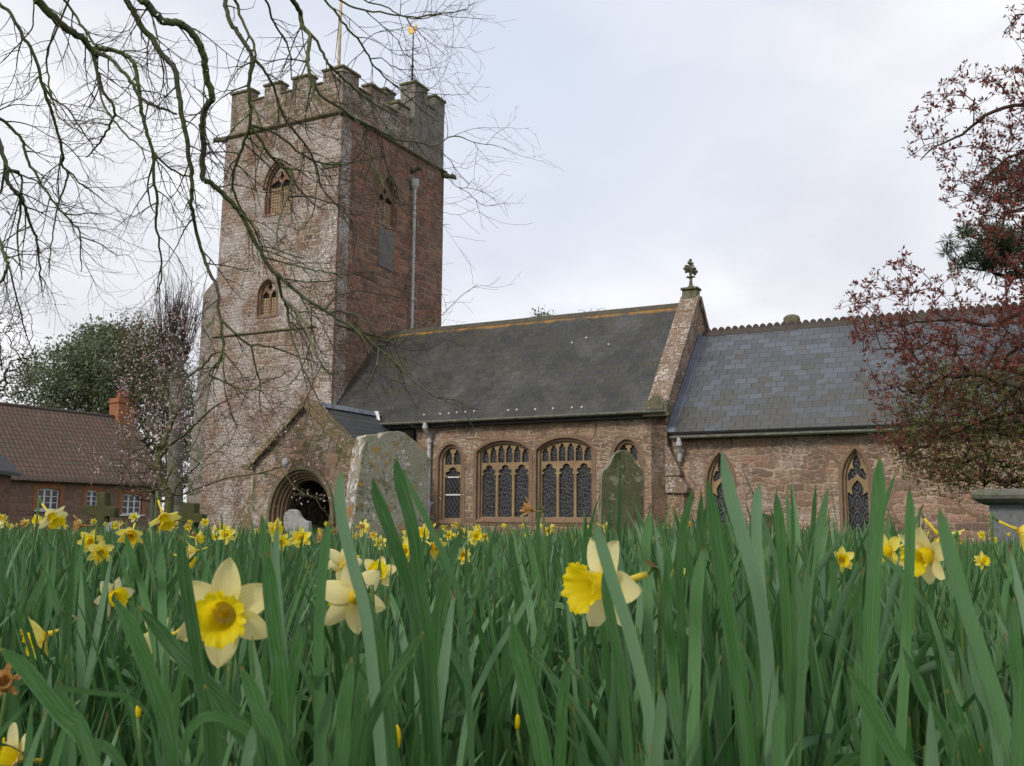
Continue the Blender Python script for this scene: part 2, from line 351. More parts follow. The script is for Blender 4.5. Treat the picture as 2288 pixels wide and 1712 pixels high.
def glass(name, kind):
    m_, t = newmat(name); v = t.obj(); x = t.xyz(v); u = t.math('ADD', x[0], x[1])
    if kind == 'diamond':
        a = t.math('ABSOLUTE', t.math('SUBTRACT', t.math('FRACT', t.math('ADD', t.math('MULTIPLY', u, 7.5), t.math('MULTIPLY', x[2], 5.0))), .5))
        b = t.math('ABSOLUTE', t.math('SUBTRACT', t.math('FRACT', t.math('SUBTRACT', t.math('MULTIPLY', u, 7.5), t.math('MULTIPLY', x[2], 5.0))), .5))
        ln = t.step(t.math('MINIMUM', a, b), .11, .05)
    elif kind == 'crazed':
        e = t.node('ShaderNodeTexVoronoi', {'Vector': t.comb(t.math('MULTIPLY', u, 11), t.math('MULTIPLY', x[2], 7.5)), 'Scale': 1.0}, voronoi_dimensions='2D', feature='DISTANCE_TO_EDGE').outputs['Distance']
        ln = t.step(e, .13, .05)
    else:
        cu = t.math('SUBTRACT', t.math('FRACT', t.math('MULTIPLY', u, 4.2)), .5); cv = t.math('SUBTRACT', t.math('FRACT', t.math('MULTIPLY', x[2], 2.4)), .5)
        d = t.math('SQRT', t.math('ADD', t.math('MULTIPLY', cu, cu), t.math('MULTIPLY', cv, cv)))
        ln = t.step(t.math('ABSOLUTE', t.math('SUBTRACT', t.math('FRACT', t.math('MULTIPLY', d, 3.6)), .5)), .22, .12)
    e2 = t.noise(v, 4, 3)
    dk = t.mix(t.step(e2, .4, .65), (.012, .013, .016), (.03, .03, .038))
    cells = t.white(t.vmath('SNAP', t.comb(u, x[2]), (.09, .12, 1)))[0]
    dk = t.mix(t.math('MULTIPLY', t.step(cells, .8, .95), .5), dk, (.06, .03, .04))
    col = t.mix(ln, dk, (.078, .082, .084))
    finish(t, col, t.mix(ln, (.30,) * 3, (.6,) * 3), t.math('ADD', ln, t.math('MULTIPLY', cells, .5)), .4, .01, .3); return m_
M_GD = glass('diamond_leaded_glass', 'diamond'); M_GC = glass('crazed_leaded_glass', 'crazed'); M_GQ = glass('patterned_leaded_glass', 'quarry')
def louvre():
    m_, t = newmat('pierced_louvre_stone'); v = t.obj(); x = t.xyz(v); u = t.math('ADD', x[0], x[1])
    cu = t.math('SUBTRACT', t.math('FRACT', t.math('MULTIPLY', u, 8.5)), .5); cv = t.math('SUBTRACT', t.math('FRACT', t.math('MULTIPLY', x[2], 9)), .5)
    d = t.math('SQRT', t.math('ADD', t.math('MULTIPLY', cu, cu), t.math('MULTIPLY', cv, cv)))
    k = t.step(d, .30, .22)
    finish(t, t.mix(k, t.mix(t.noise(v, 5, 3), (.33, .245, .15), (.26, .185, .12)), (.02, .015, .012)), .9, k, -.6, .03, .1); return m_
M_LOU = louvre()
def bark(name, c1, c2, moss, mk=.5, sc=14):
    m_, t = newmat(name); v = t.obj(); n = t.noise(v, sc, 5, .7); g = t.noise(v, 2.5, 4)
    col = t.mix(t.step(n, .35, .65), c1, c2); col = t.mix(t.math('MULTIPLY', t.step(g, .6 - .25 * mk, .75 - .25 * mk), .75), col, moss)
    finish(t, col, .95, n, .8, .012, .1); return m_
M_BK1 = bark('mossy_grey_bark', (.16, .15, .115), (.09, .085, .065), (.12, .145, .05), .85)
M_BK1T = bark('twig_bark', (.12, .095, .075), (.08, .065, .052), (.09, .10, .045), .4, 30)
M_BK2 = bark('red_brown_twigs', (.065, .038, .030), (.04, .028, .022), (.055, .06, .022), .3)
M_BK3 = bark('blossom_tree_bark', (.11, .09, .06), (.07, .06, .04), (.10, .105, .035), .9)
M_BK4 = bark('pollard_bark', (.17, .16, .135), (.10, .092, .078), (.105, .11, .055), .3, 5)
M_BK5 = bark('bare_twig_bark', (.085, .060, .050), (.06, .045, .038), (.08, .07, .05), .1)
def leafmat(name, c1, c2, c3, trans=.25, sc=1.2, rough=.6):
    m_, t = newmat(name); v = t.obj(); g = t.node('ShaderNodeNewGeometry').outputs['Random Per Island']
    col = t.ramp(g, [(0, c1), (.5, c2), (1, c3)]); col = t.mix(t.math('MULTIPLY', t.step(t.noise(v, sc, 3), .35, .65), .5), col, c1)
    finish(t, col, rough, None, spec=.25, trans=trans); return m_
M_LRED = leafmat('copper_leaves', (.19, .056, .050), (.26, .075, .060), (.18, .105, .058), .4)
M_LPINE = leafmat('pine_needles', (.030, .048, .024), (.045, .065, .03), (.07, .055, .025), .15)
M_LOAK = leafmat('evergreen_leaves', (.13, .165, .085), (.17, .20, .11), (.22, .235, .155), .3)
M_LOLV = leafmat('olive_shoots', (.12, .14, .035), (.16, .16, .045), (.14, .105, .04), .4)
M_BLOS = leafmat('pink_blossom', (.58, .40, .44), (.70, .54, .57), (.45, .26, .30), .35)
def daffleaf():
    m_, t = newmat('daffodil_leaf'); uv = t.xyz(t.node('ShaderNodeTexCoord').outputs['UV'])
    rid = t.math('FLOOR', uv[0]); u = t.math('FRACT', uv[0]); vv = uv[1]
    orn = t.node('ShaderNodeObjectInfo').outputs['Random']
    rn = t.white(t.comb(rid, orn, 2.2))[0]
    col = t.ramp(rn, [(0, (.028, .105, .014)), (.3, (.050, .165, .028)), (.62, (.085, .225, .058)), (.85, (.13, .285, .105)), (1, (.23, .39, .22))])
    st = t.math('SINE', t.math('MULTIPLY', u, 44.0)); st = t.math('ADD', t.math('MULTIPLY', st, .5), .5)
    col = t.mix(t.math('MULTIPLY', st, .32), col, (.025, .085, .018))
    n = t.noise(t.comb(t.math('MULTIPLY', uv[0], 6), t.math('MULTIPLY', vv, 5)), 1.2, 4, .6)
    col = t.mix(t.math('MULTIPLY', t.step(n, .42, .66), .45), col, (.17, .27, .16))
    col = t.mix(t.math('MULTIPLY', t.step(u, .10, .0), .5), col, (.20, .30, .17))
    tip = t.step(t.math('ADD', vv, t.math('MULTIPLY', t.math('SUBTRACT', n, .5), .05)), .965, .995)
    col = t.mix(t.math('MULTIPLY', tip, t.step(t.white(t.comb(rid, orn, 9.1))[0], .3, .5)), col, (.30, .26, .06))
    br = t.math('MULTIPLY', tip, t.step(t.white(t.comb(rid, orn, 5.1))[0], .88, .9)); col = t.mix(br, col, (.20, .07, .03))
    finish(t, col, .44, st, .6, .0015, .3, trans=.24); return m_
M_DL = daffleaf()
def petal(name, c0, c1, c2, trans=.4):
    m_, t = newmat(name); uv = t.xyz(t.node('ShaderNodeTexCoord').outputs['UV']); rn = t.node('ShaderNodeObjectInfo').outputs['Random']
    st = t.math('MULTIPLY', t.math('ADD', t.math('SINE', t.math('MULTIPLY', uv[0], 60)), 1), .5)
    col = t.mix(t.step(uv[1], 0, .45), c0, c1); col = t.mix(t.math('MULTIPLY', rn, .5), col, c2); col = t.mix(t.math('MULTIPLY', st, .12), col, tuple(k * .6 for k in c0))
    finish(t, col, .55, st, .12, .001, .3, trans=trans); return m_
M_PET = petal('pale_petal', (.70, .62, .16), (.80, .77, .45), (.80, .68, .22))
M_PETY = petal('yellow_petal', (.84, .68, .05), (.86, .77, .14), (.85, .78, .25))
M_TRU = petal('trumpet_yellow', (.82, .58, .010), (.90, .74, .012), (.88, .68, .01), .5)
M_TRUO = petal('trumpet_orange', (.80, .48, .012), (.88, .64, .015), (.84, .54, .01), .35)
M_WIT = petal('withered_petal', (.55, .28, .08), (.68, .42, .15), (.45, .22, .08), .35)
M_SPA = plain('papery_spathe', (.36, .24, .13), (.25, .15, .08), 60, .8, trans=.3)
M_STEM = plain('flower_stem', (.075, .15, .035), (.10, .18, .05), 30, .5, trans=.1)
def grave(name, c1, c2, spots, thr=.55, sc=9, streak=0.0):
    m_, t = newmat(name); v = t.obj(); n = t.noise(v, sc * .35, 4, .6); f = t.noise(v, sc * 4, 5, .7)
    col = t.mix(t.step(n, .35, .65), c1, c2); col = t.mix(t.math('MULTIPLY', f, .45), col, tuple(x * .4 for x in c2))
    hh = t.math('MULTIPLY', f, .6)
    for i, (c, th, s_) in enumerate(spots):
        k = t.math('ADD', t.noise(t.vmath('ADD', v, (i * 3.1, i * 1.7, i)), s_, 6, .72), t.math('MULTIPLY', t.math('SUBTRACT', t.noise(t.vmath('ADD', v, (i, 5, 2)), s_ * .2, 3), .5), .4))
        kk = t.step(k, th, th + .035); col = t.mix(t.math('MULTIPLY', kk, .88), col, c); hh = t.math('ADD', hh, t.math('MULTIPLY', kk, .25))
    if streak:
        s2 = t.noise(t.vmath('MULTIPLY', v, (14, 14, 2.2)), 1.0, 4, .6); x = t.xyz(v)
        col = t.mix(t.math('MULTIPLY', t.step(s2, .5, .7), streak), col, (.15, .17, .09))
    finish(t, col, .93, hh, .9, .02, .12); return m_
M_G1 = grave('grey_headstone_lichen', (.36, .35, .27), (.25, .25, .185), [((.14, .15, .08), .57, 16), ((.50, .50, .45), .57, 26), ((.42, .23, .05), .59, 14), ((.06, .065, .035), .66, 20)])
M_G1S = grave('white_orange_lichen_edge', (.42, .36, .28), (.24, .19, .14), [((.62, .60, .56), .50, 18), ((.45, .20, .04), .56, 9)])
M_G2 = grave('green_headstone', (.15, .155, .075), (.10, .11, .055), [((.05, .05, .03), .54, 5), ((.24, .24, .17), .58, 12), ((.17, .12, .06), .60, 7)], streak=.75)
M_G3 = grave('white_headstone', (.45, .45, .43), (.36, .36, .35), [((.24, .23, .21), .60, 16), ((.55, .55, .52), .60, 24), ((.12, .11, .09), .72, 12)])
M_G4 = grave('mossy_cross_stone', (.10, .10, .045), (.07, .075, .032), [((.14, .13, .085), .6, 10), ((.05, .055, .02), .6, 7)])
M_GR = grave('grey_granite', (.24, .245, .255), (.20, .205, .215), [((.36, .36, .37), .60, 90), ((.10, .10, .11), .60, 110)], sc=20)
M_GRT = grave('granite_moulding', (.21, .205, .18), (.15, .15, .125), [((.13, .14, .08), .56, 8), ((.30, .30, .28), .64, 90)], sc=20)
M_G5 = plain('worn_marble', (.33, .34, .37), (.22, .225, .24), 12)
def groundmat():
    m_, t = newmat('churchyard_grass'); v = t.obj(); n = t.noise(v, 1.2, 5, .6); f = t.noise(v, 60, 3, .7)
    col = t.mix(t.step(n, .4, .6), (.030, .055, .014), (.048, .085, .018)); col = t.mix(t.step(f, .35, .7), col, (.02, .03, .01))
    finish(t, col, .95, f, .8, .03, .1); return m_
M_GND = groundmat()
M_GRASS = leafmat('grass_blades', (.05, .13, .016), (.07, .17, .022), (.10, .20, .03), .3, 3)
# ================================================================== ground
def build_ground():
    xs = sorted(set([-900, -400, -200, -100, -60, -40] + list(np.linspace(-30, 30, 61)) + [40, 60, 100, 200, 400, 900]))
    ys = sorted(set([-300, -60, -20, -8, -3] + list(np.linspace(0, 45, 91)) + [55, 70, 100, 200, 400, 900, 2000]))
    V = [(x, y, gz(x, y)) for y in ys for x in xs]; n = len(xs)
    F = [(j * n + i, j * n + i + 1, (j + 1) * n + i + 1, (j + 1) * n + i) for j in range(len(ys) - 1) for i in range(n - 1)]
    tag(fastmesh('ground', V, F, M_GND, smooth=True), kind='structure')
build_ground()

# ================================================================== church
church = thing('church', 'red sandstone parish church with battlemented west tower, slate roofed nave, chancel and gabled south porch', 'church', M=CHM)
CX, CY, CZ = Vector((1, 0, 0)), Vector((0, 1, 0)), Vector((0, 0, 1))
SF = dict(U=CX, V=CZ, Nn=-CY)       # south facing sheet: u = east, v = up
EF = dict(U=CY, V=CZ, Nn=CX)        # east facing sheet: u = north, v = up
def rect(x0, x1, z0, z1): return [(x0, z0), (x1, z0), (x1, z1), (x0, z1)]
def arch(x0, x1, zb, zs, za, kind='point', n=8):
    """closed outline: sill, right jamb, head, left jamb"""
    c = (x0 + x1) / 2; h = (x1 - x0) / 2; r = za - zs; pts = [(x0, zb), (x1, zb)]
    for i in range(2 * n + 1):
        a = PI * i / (2 * n); cx = math.cos(a)
        if kind == 'round': z = zs + r * math.sin(a)
        elif kind == 'seg': z = zs + r * (1 - abs(cx) ** 2.1) ** .85 if abs(cx) < 1 else zs
        else:
            R = (h * h + r * r) / (2 * h) if r > h * .3 else h; xx = abs(cx) * h
            z = zs + math.sqrt(max(0, R * R - (xx + R - h) ** 2)); z = min(z, za)
        pts.append((c + h * cx, z))
    return pts
def inset(x0, x1, zb, zs, za, kind, d, n=8): return arch(x0 + d, x1 - d, zb + d, zs, za - d, kind, n)
def trefoil(x0, x1, zb, zs, za, cus=.28):
    """a light with a cusped, trefoil head"""
    c = (x0 + x1) / 2; h = (x1 - x0) / 2; r = za - zs
    R = [(x1, zb), (x1, zs - .02), (c + h * (1 - cus), zs + r * .04)]
    R += [(c + h * .97, zs + r * .25), (c + h * .86, zs + r * .5), (c + h * (.66 - cus * .6), zs + r * .56), (c + h * .48, zs + r * .8), (c + h * .22, zs + r * .95)]
    L = [(2 * c - x, z) for x, z in R]
    return R + [(c, za)] + L[::-1]
def window(x0, x1, zb, zs, za, kind, face, plane, lights, gl, name='nave_window', dress=M_HAM, trac=M_HAMY, sur=.15, lab=None, sill=True, bars=()):
    """dressed stone surround, recessed tracery, leaded glass. x0..x1, zb.. is the outer edge of the surround"""
    U, V, Nn = face['U'], face['V'], face['Nn']; P = Nn * plane if face is EF else -Nn * plane
    mb = MB(); s2 = sur * .55
    mb.poly(arch(x0, x1, zb, zs, za, kind), [inset(x0, x1, zb, zs, za, kind, s2)], P + Nn * .02, U, V, Nn, .30)
    mb.poly(inset(x0, x1, zb, zs, za, kind, s2 - .01), [inset(x0, x1, zb, zs, za, kind, sur)], P - Nn * .07, U, V, Nn, .22)
    if sill:
        a = P + Nn * .02; vs = []
        for u in (x0 + s2, x1 - s2):
            vs += [a + U * u + V * (zb + s2 - .03) + Nn * .03, a + U * u + V * (zb + s2 + .01) + Nn * .03, a + U * u + V * (zb + sur + .06) - Nn * .2, a + U * u + V * (zb + s2 - .03) - Nn * .2]
        mb.add(vs, [(0, 1, 2, 3), (7, 6, 5, 4), (0, 4, 5, 1), (1, 5, 6, 2), (2, 6, 7, 3), (3, 7, 4, 0)])
    w_ = mb.build(name, dress, church, bevel=.012)
    if lab: w_['label'] = lab
    t_ = MB(); t_.poly(inset(x0, x1, zb, zs, za, kind, sur - .01), lights, P - Nn * .15, U, V, Nn, .09)
    t_.build('tracery', trac, w_, bevel=.012)
    g = MB(); g.poly(inset(x0, x1, zb, zs, za, kind, sur - .02), [], P - Nn * .225, U, V, Nn, .03); g.build('glass', gl, w_)  # tower openings hold no glass: a black sheet paints the dark void
    if bars:
        b = MB()
        for (a0, a1, z) in bars: b.poly(rect(a0, a1, z, z + .045), [], P - Nn * .20, U, V, Nn, .02)
        b.build('saddle_bar', M_WHITE, w_)
    return w_

# ---- tower
TX, TY = -5.5, 6.9
mb = MB(); mb.cur = 0
bS = (-3.45, -2.1, 11.5, 12.55, 13.6); bE = (2.30, 3.60, 11.45, 12.5, 13.5); bL = (-3.62, -2.60, 7.72, 8.55, 9.2)
holeS = [arch(*bS[:2], *bS[2:], 'point'), arch(*bL[:2], *bL[2:], 'point')]
S_out = [(TX - .38, -.7), (.03, -.7), (.03, 7.15), (0, 7.25), (0, 14.85), (TX, 14.85), (TX - .08, 10), (TX - .16, 7.25), (TX - .22, 7.15)]
mb.poly(S_out, holeS, (0, 0, 0), CX, CZ, -CY, .6)
mb.box(TX + .01, TX + .6, .6, TY, -.7, 14.85); mb.box(TX - .2, TX + .1, .6, TY, -.7, 7.1)
mb.box(TX + .6, -.6, TY - .6, TY, -.7, 14.85)
mb.cur = 1
mb.poly([(.6, -.7), (TY, -.7), (TY, 14.85), (.6, 14.85)], [arch(*bE[:2], *bE[2:], 'point')], (0, 0, 0), CY, CZ, CX, .6)
mb.build('tower_wall', [M_TS, M_TE], church)
mb = MB()                                           # flat clasping buttress on the south-east corner, with its weathering
mb.poly([(-.72, -.7), (.05, -.7), (.05, 12.85), (-.72, 12.85)], [], (0, -.12, 0), CX, CZ, -CY, .115)
o_ = mb.build('corner_buttress', [M_TS, M_TE], church, bevel=.02)
for q in o_.data.polygons: q.material_index = 1 if abs(q.normal.x) > .7 else 0
mb = MB(); mb.add([(-.76, -.16, 12.85), (.07, -.16, 12.85), (-.76, 0, 12.85), (.07, 0, 12.85), (-.76, -.16, 12.9), (.07, -.16, 12.9), (-.76, .0, 13.1), (.07, .0, 13.1)],
  [(0, 1, 3, 2), (4, 6, 7, 5), (0, 4, 5, 1), (1, 5, 7, 3), (2, 3, 7, 6), (0, 2, 6, 4)]); mb.build('buttress_weathering', M_FIN, church)
mb = MB()                                           # west buttress on the south-west corner
P_ = [(TX - .1, -.7), (TX - .1, 9.65), (TX - .30, 9.45), (-6.34, 9.0), (-6.40, 8.9), (-6.45, 6.0), (-6.62, 3.0), (-6.78, -.7)]
mb.poly(P_, [], (0, .12, 0), CX, CZ, -CY, 1.0); mb.build('west_buttress', M_BU, church, bevel=.03)
def string(z, x0, x1, y0, y1, pr, h):
    mb = MB(); pf = [(0, -h * .5), (pr * .5, -h * .45), (pr, -h * .1), (pr, h * .15), (0, h * .55)]
    c = [(x0, y0, -1, -1), (x1, y0, 1, -1), (x1, y1, 1, 1), (x0, y1, -1, 1)]
    vs = [(x + dx * (p - .04), y + dy * (p - .04), z + q) for (x, y, dx, dy) in c for p, q in pf]; k = len(pf); fs = []
    for i in range(4):
        for j in range(k): fs.append((i * k + j, i * k + (j + 1) % k, ((i + 1) % 4) * k + (j + 1) % k, ((i + 1) % 4) * k + j))
    mb.add(vs, fs); return mb
string(14.92, TX, 0, 0, TY, .15, .17).build('string_course', M_MOSS, church)
string(7.2, TX - .12, 0.02, 0, TY, .11, .13).build('string_course', M_MOSS, church)
# parapet walls, merlons and mossy copings
PX0, PX1, PY0, PY1, TH = TX + .14, -.04, .04, TY - .04, .38
mb = MB(); cp = MB(); Z0, ZC, ZM = 15.03, 16.18, 16.62
def pseg(x0, x1, y0, y1, z1, ov=.05):
    mb.box(x0, x1, y0, y1, Z0, z1); cp.box(x0 - ov, x1 + ov, y0 - ov, y1 + ov, z1 + .002, z1 + .09)
def prow(axis, fixed, a0, a1, mer):
    # low wall first, then merlons standing on it
    if axis == 'x':
        mb.box(a0, a1, fixed, fixed + TH, Z0, ZC)
        pr = a0
        for (p, q) in mer:
            if p > pr + .05: cp.box(pr, p, fixed - .05, fixed + TH + .05, ZC + .002, ZC + .08)
            mb.box(p, q, fixed + .003, fixed + TH - .003, ZC + .001, ZM); cp.box(p - .05, q + .05, fixed - .06, fixed + TH + .05, ZM + .002, ZM + .10); pr = q
        if a1 > pr + .05: cp.box(pr, a1, fixed - .05, fixed + TH + .05, ZC + .002, ZC + .08)
    else:
        mb.box(fixed - TH, fixed, a0, a1, Z0, ZC)
        pr = a0
        for (p, q) in mer:
            if p > pr + .05: cp.box(fixed - TH - .05, fixed + .05, pr, p, ZC + .002, ZC + .08)
            mb.box(fixed - TH + .003, fixed - .003, p, q, ZC + .001, ZM); cp.box(fixed - TH - .05, fixed + .06, p - .05, q + .05, ZM + .002, ZM + .10); pr = q
prow('x', PY0, PX0, PX1, [(PX0, -4.35), (-3.72, -2.93), (-2.38, -1.55), (-.95, PX1)])
prow('x', PY1 - TH, PX0, -2.2, [(PX0, -4.3), (-3.7, -2.9)])
prow('y', PX1, PY0 + TH, 4.62, [(PY0 + TH + .004, 1.0), (1.72, 2.78), (3.5, 4.3)])
prow('y', PX0 + TH, PY0 + TH, PY1 - TH, [(.425, 1.0), (1.7, 2.7), (3.4, 4.4), (5.1, 6.4)])
mb.build('parapet', M_TP, church, bevel=.015); cp.build('parapet_coping', M_MOSS, church, bevel=.03)
mb = MB(); mb.box(TX + .5, -.45, .45, TY - .45, 14.7, 15.3); mb.build('tower_roof', M_LEAD, church)
# stair turret with its own battlements
mb = MB(); cp = MB(); tx0, ty0, tz, tm = -2.1, 4.64, 17.3, 17.92
mb.box(tx0, -.02, ty0, TY - .02, 15.03, tz)
for (a, b, c, d) in ((-.72, -.01, ty0 - .01, 5.55), (-.42, -.01, 6.12, TY - .01), (tx0 - .01, -1.45, ty0 - .01, 5.3), (tx0 - .01, -1.4, 6.2, TY - .01)):
    mb.box(a, b, c, d, tz - .01, tm); cp.box(a - .05, b + .05, c - .05, d + .05, tm + .002, tm + .1)
cp.box(-1.42, -.76, ty0 - .05, 5.0, tz + .002, tz + .07); cp.box(-.4, .03, 5.6, 6.08, tz + .002, tz + .07)
o_ = mb.build('stair_turret', M_TU, church, bevel=.015); cp.build('turret_coping', M_MOSS, o_, bevel=.02)
# belfry windows
def bell(b, face, plane, name, dress, zt):
    x0, x1, zb, zs, za = b; c = (x0 + x1) / 2; s = .13; m2 = .05
    L = [[(x0 + s + .03, zb + s + .02), (c - m2, zb + s + .02), (c - m2, zt), (c - m2 - .14, zt + .13), (x0 + s + .03, zt - .02)],
         [(c + m2, zb + s + .02), (x1 - s - .03, zb + s + .02), (x1 - s - .03, zt - .02), (c + m2 + .14, zt + .13), (c + m2, zt)],
         [(c - .11, zt + .26), (c, zt + .14), (c + .11, zt + .26), (c, zt + .48)]]
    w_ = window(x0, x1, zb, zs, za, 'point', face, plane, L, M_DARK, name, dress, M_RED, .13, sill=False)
    U, V, Nn = face['U'], face['V'], face['Nn']; P = Nn * plane if face is EF else -Nn * plane
    for l in L[:2]:
        lv = MB(); xs = [p[0] for p in l]
        lv.poly(rect(min(xs) - .01, max(xs) + .01, zb + .1, zt - .12), [], P - Nn * .19, U, V, Nn, .025); lv.build('louvre', M_LOU, w_)
    return w_
bell(bS, SF, 0, 'belfry_window', M_RED, 12.75); bell(bE, EF, 0, 'belfry_window', M_RED, 12.6); bell(bL, SF, 0, 'ringing_chamber_window', M_HAM, 8.6)
def hood(x0, x1, zs, za, face, plane, kind='point', mat=M_MOSS, d=.07, pr=.07):
    """projecting moulding over an arch"""
    a = arch(x0 - d, x1 + d, zs, zs, za + d, kind)[2:]; b = arch(x0, x1, zs, zs, za, kind)[2:]
    U, V, Nn = face['U'], face['V'], face['Nn']; P = Nn * plane if face is EF else -Nn * plane
    mb = MB(); mb.poly(a + b[::-1], [], P + Nn * pr, U, V, Nn, pr + .02); return mb.build('hood_mould', mat, church, bevel=.015)
hood(bS[0], bS[1], bS[3], bS[4], SF, 0); hood(bE[0], bE[1], bE[3], bE[4], EF, 0)
mb = MB(); mb.poly([(2.42, 9.9), (3.36, 9.8), (3.42, 11.30), (2.36, 11.36)], [], (.03, 0, 0), CY, CZ, CX, .05); mb.build('render_patch', M_GREY, church, bevel=.01)
# gargoyles and spouts
def gargoyle(p, d, L=.42):
    p = Vector(p); d = Vector(d).normalized(); mb = MB()
    mb.tube([p - d * .1, p + d * .12, p + d * L * .6, p + d * L], [.13, .12, .09, .10], 7)
    mb.sphere(p + d * (L + .04) + Vector((0, 0, .02)), .12, 8, 6, (1, 1, .85)); mb.sphere(p + d * (L + .13) - Vector((0, 0, .05)), .055, 6, 5)
    for s in (-1, 1):
        q = d.cross(CZ) * s; mb.tube([p + d * L + q * .06 + CZ * .06, p + d * (L - .04) + q * .1 + CZ * .17], [.035, .01], 5)
    mb.build('gargoyle', M_FIN, church, smooth=True)
gargoyle((TX - .05, -.02, 14.86), (-.9, -.35, -.05), .3); gargoyle((.05, TY - .05, 14.75), (.7, .7, -.1), .35); gargoyle((.05, 4.5, 14.2), (1, 0, .1), .28)
gargoyle((.0, .02, 14.88), (.7, -.7, -.05), .12)
# weather vane
vx, vy = -.55, 5.2
wv = MB(); wv.tube([(vx, vy, 17.2), (vx, vy, 18.1), (vx, vy, 18.9), (vx, vy, 20.45)], [.075, .055, .035, .022], 8)
for z, r in ((18.1, .085), (18.95, .065), (19.0, .05), (20.2, .04)): wv.sphere((vx, vy, z), r, 8, 6)
for a in range(4):
    d = Vector((math.cos(a * PI / 2), math.sin(a * PI / 2), 0)); wv.tube([Vector((vx, vy, 19.72)) + d * .02, Vector((vx, vy, 19.72)) + d * .36], .013, 5)
    e = Vector((vx, vy, 19.72)) + d * .36; wv.tube([e - CZ * .05, e + CZ * .09], .014, 5)
    wv.tube([Vector((vx, vy, 18.55)), Vector((vx, vy, 18.62)) + d * .12, Vector((vx, vy, 18.45)) + d * .17, Vector((vx, vy, 18.38)) + d * .09, Vector((vx, vy, 18.42)) + d * .05], .012, 5)
wvo = wv.build('weather_vane', M_IRON, church)
ck = [(-.30, .10), (-.36, .24), (-.30, .36), (-.18, .38), (-.13, .22), (-.02, .14), (.10, .16), (.15, .30), (.21, .33), (.27, .28), (.24, .20), (.20, .06), (.08, -.03), (-.12, -.04), (-.24, .02)]
mb = MB(); mb.poly(ck, [], (vx, vy, 20.42), (.88, -.2, 0), CZ, (.2, .88, 0), .05); mb.build('gilded_cockerel', M_GOLD, wvo, bevel=.012)
mb = MB(); mb.tube([(-2.6, 3.0, 15.2), (-2.6, 3.0, 20), (-2.6, 3.0, 24.5)], [.075, .065, .045], 8); mb.sphere((-2.6, 3, 24.55), .1); mb.build('flagpole', M_CREAM, church, smooth=True)

# ---- nave
NX1 = 12.05; NP = -.3
WN = dict(a=(4.40, 5.50, .32, 2.45, 2.98), b=(5.80, 7.93, .38, 2.45, 3.02), c=(7.80, 9.90, .38, 2.45, 3.04), d=(10.32, 11.38, .32, 2.42, 2.95))
kinds = dict(a='seg', b='seg', c='seg', d='seg')
out = [(0, -.7), (NX1 - .02, -.7), (NX1 - .02, 3.62), (0, 3.62)]
holes = [inset(*WN[k], kinds[k], .03) for k in 'ad']
# the pair of three-light windows shares one opening edge
bb = inset(*WN['b'], 'seg', .03); c_ = inset(*WN['c'], 'seg', .03)
WN['b'] = (5.80, 7.84, .38, 2.60, 3.03); WN['c'] = (7.86, 9.90, .38, 2.60, 3.05)
holes += [inset(*WN['b'], 'seg', .03), inset(*WN['c'], 'seg', .03)]
mb = MB(); mb.poly(out, holes, (0, NP, 0), CX, CZ, -CY, .55)
mb.box(-.02, .3, -.3 + .002, .02, -.7, 3.62)
mb.box(0.02, NX1 - .52, 6.0, 6.4, -.7, 3.6)
mb.build('nave_wall', M_NA, church)
def small(k, name, lab):
    x0, x1, zb, zs, za = WN[k]; s = .26; a, b = x0 + s, x1 - s; c = (a + b) / 2
    L = [trefoil(a, b, zb + s, 1.86, 2.16, .3), trefoil(a, c - .03, 2.24, 2.5, 2.70, .25), trefoil(c + .03, b, 2.24, 2.5, 2.70, .25)]
    return window(x0, x1, zb, zs, za, 'seg', SF, NP, L, M_GD, 'nave_window', M_HAM, M_HAMY, .20, lab, bars=((a, b, 1.83), (a, b, 1.28)))
def triple(k, lab):
    x0, x1, zb, zs, za = WN[k]; a, b = x0 + .215, x1 - .215; L = []
    p = (b - a + .085) / 3
    for i in range(3): L.append(trefoil(a + i * p, a + i * p + p - .085, zb + .24, 1.90, 2.20, .3))
    q = (b - a + .05) / 6
    for i in range(6):
        top = 2.78 - .13 * (abs(i - 2.5) / 2.5) ** 2 + .02
        L.append(trefoil(a + i * q, a + i * q + q - .05, 2.27 + (.0 if i % 1 == 0 else 0), top - .2, top, .22))
    # two small daggers between panel heads and arch are left solid
    return window(x0, x1, zb, zs, za, 'seg', SF, NP, L, M_GC, 'nave_window', M_HAM, M_HAMY, .18, lab)
small('a', 'nave_window', 'single light traceried window beside the grey downpipe'); triple('b', 'three light window of the pair, left of the shared mullion'); triple('c', 'three light window of the pair, right of the shared mullion'); small('d', 'nave_window', 'single light window behind the green headstone')
# nave roof
RZ, RY, EZ, EY = 7.35, 2.85, 3.5, -.58
def roof_slab(x0, x1, e, r, th, name, mat, parent=church, sidecut=0):
    """one pitch from eave point e=(y,z) to ridge point r=(y,z), with real thickness and lapped courses"""
    (ey, ez), (ry, rz) = e, r; L = math.hypot(ry - ey, rz - ez); uy, uz = (ry - ey) / L, (rz - ez) / L; ny, nz = (-uz, uy) if uy > 0 else (uz, -uy)
    mb = MB(); vs = []
    for x in (x0, x1): vs += [(x, ey, ez), (x, ry, rz), (x, ry + ny * th, rz + nz * th), (x, ey + ny * th, ez + nz * th)]
    mb.add(vs, [(0, 1, 2, 3), (7, 6, 5, 4), (0, 4, 5, 1), (1, 5, 6, 2), (2, 6, 7, 3), (3, 7, 4, 0)])
    return mb.build(name, mat, parent)
nr = roof_slab(.0, 11.62, (EY, EZ), (RY, RZ - .05), .07, 'nave_roof', M_NR)
roof_slab(.0, 11.62, (2 * RY - EY, EZ), (RY, RZ - .05), .07, 'nave_roof', M_NR)
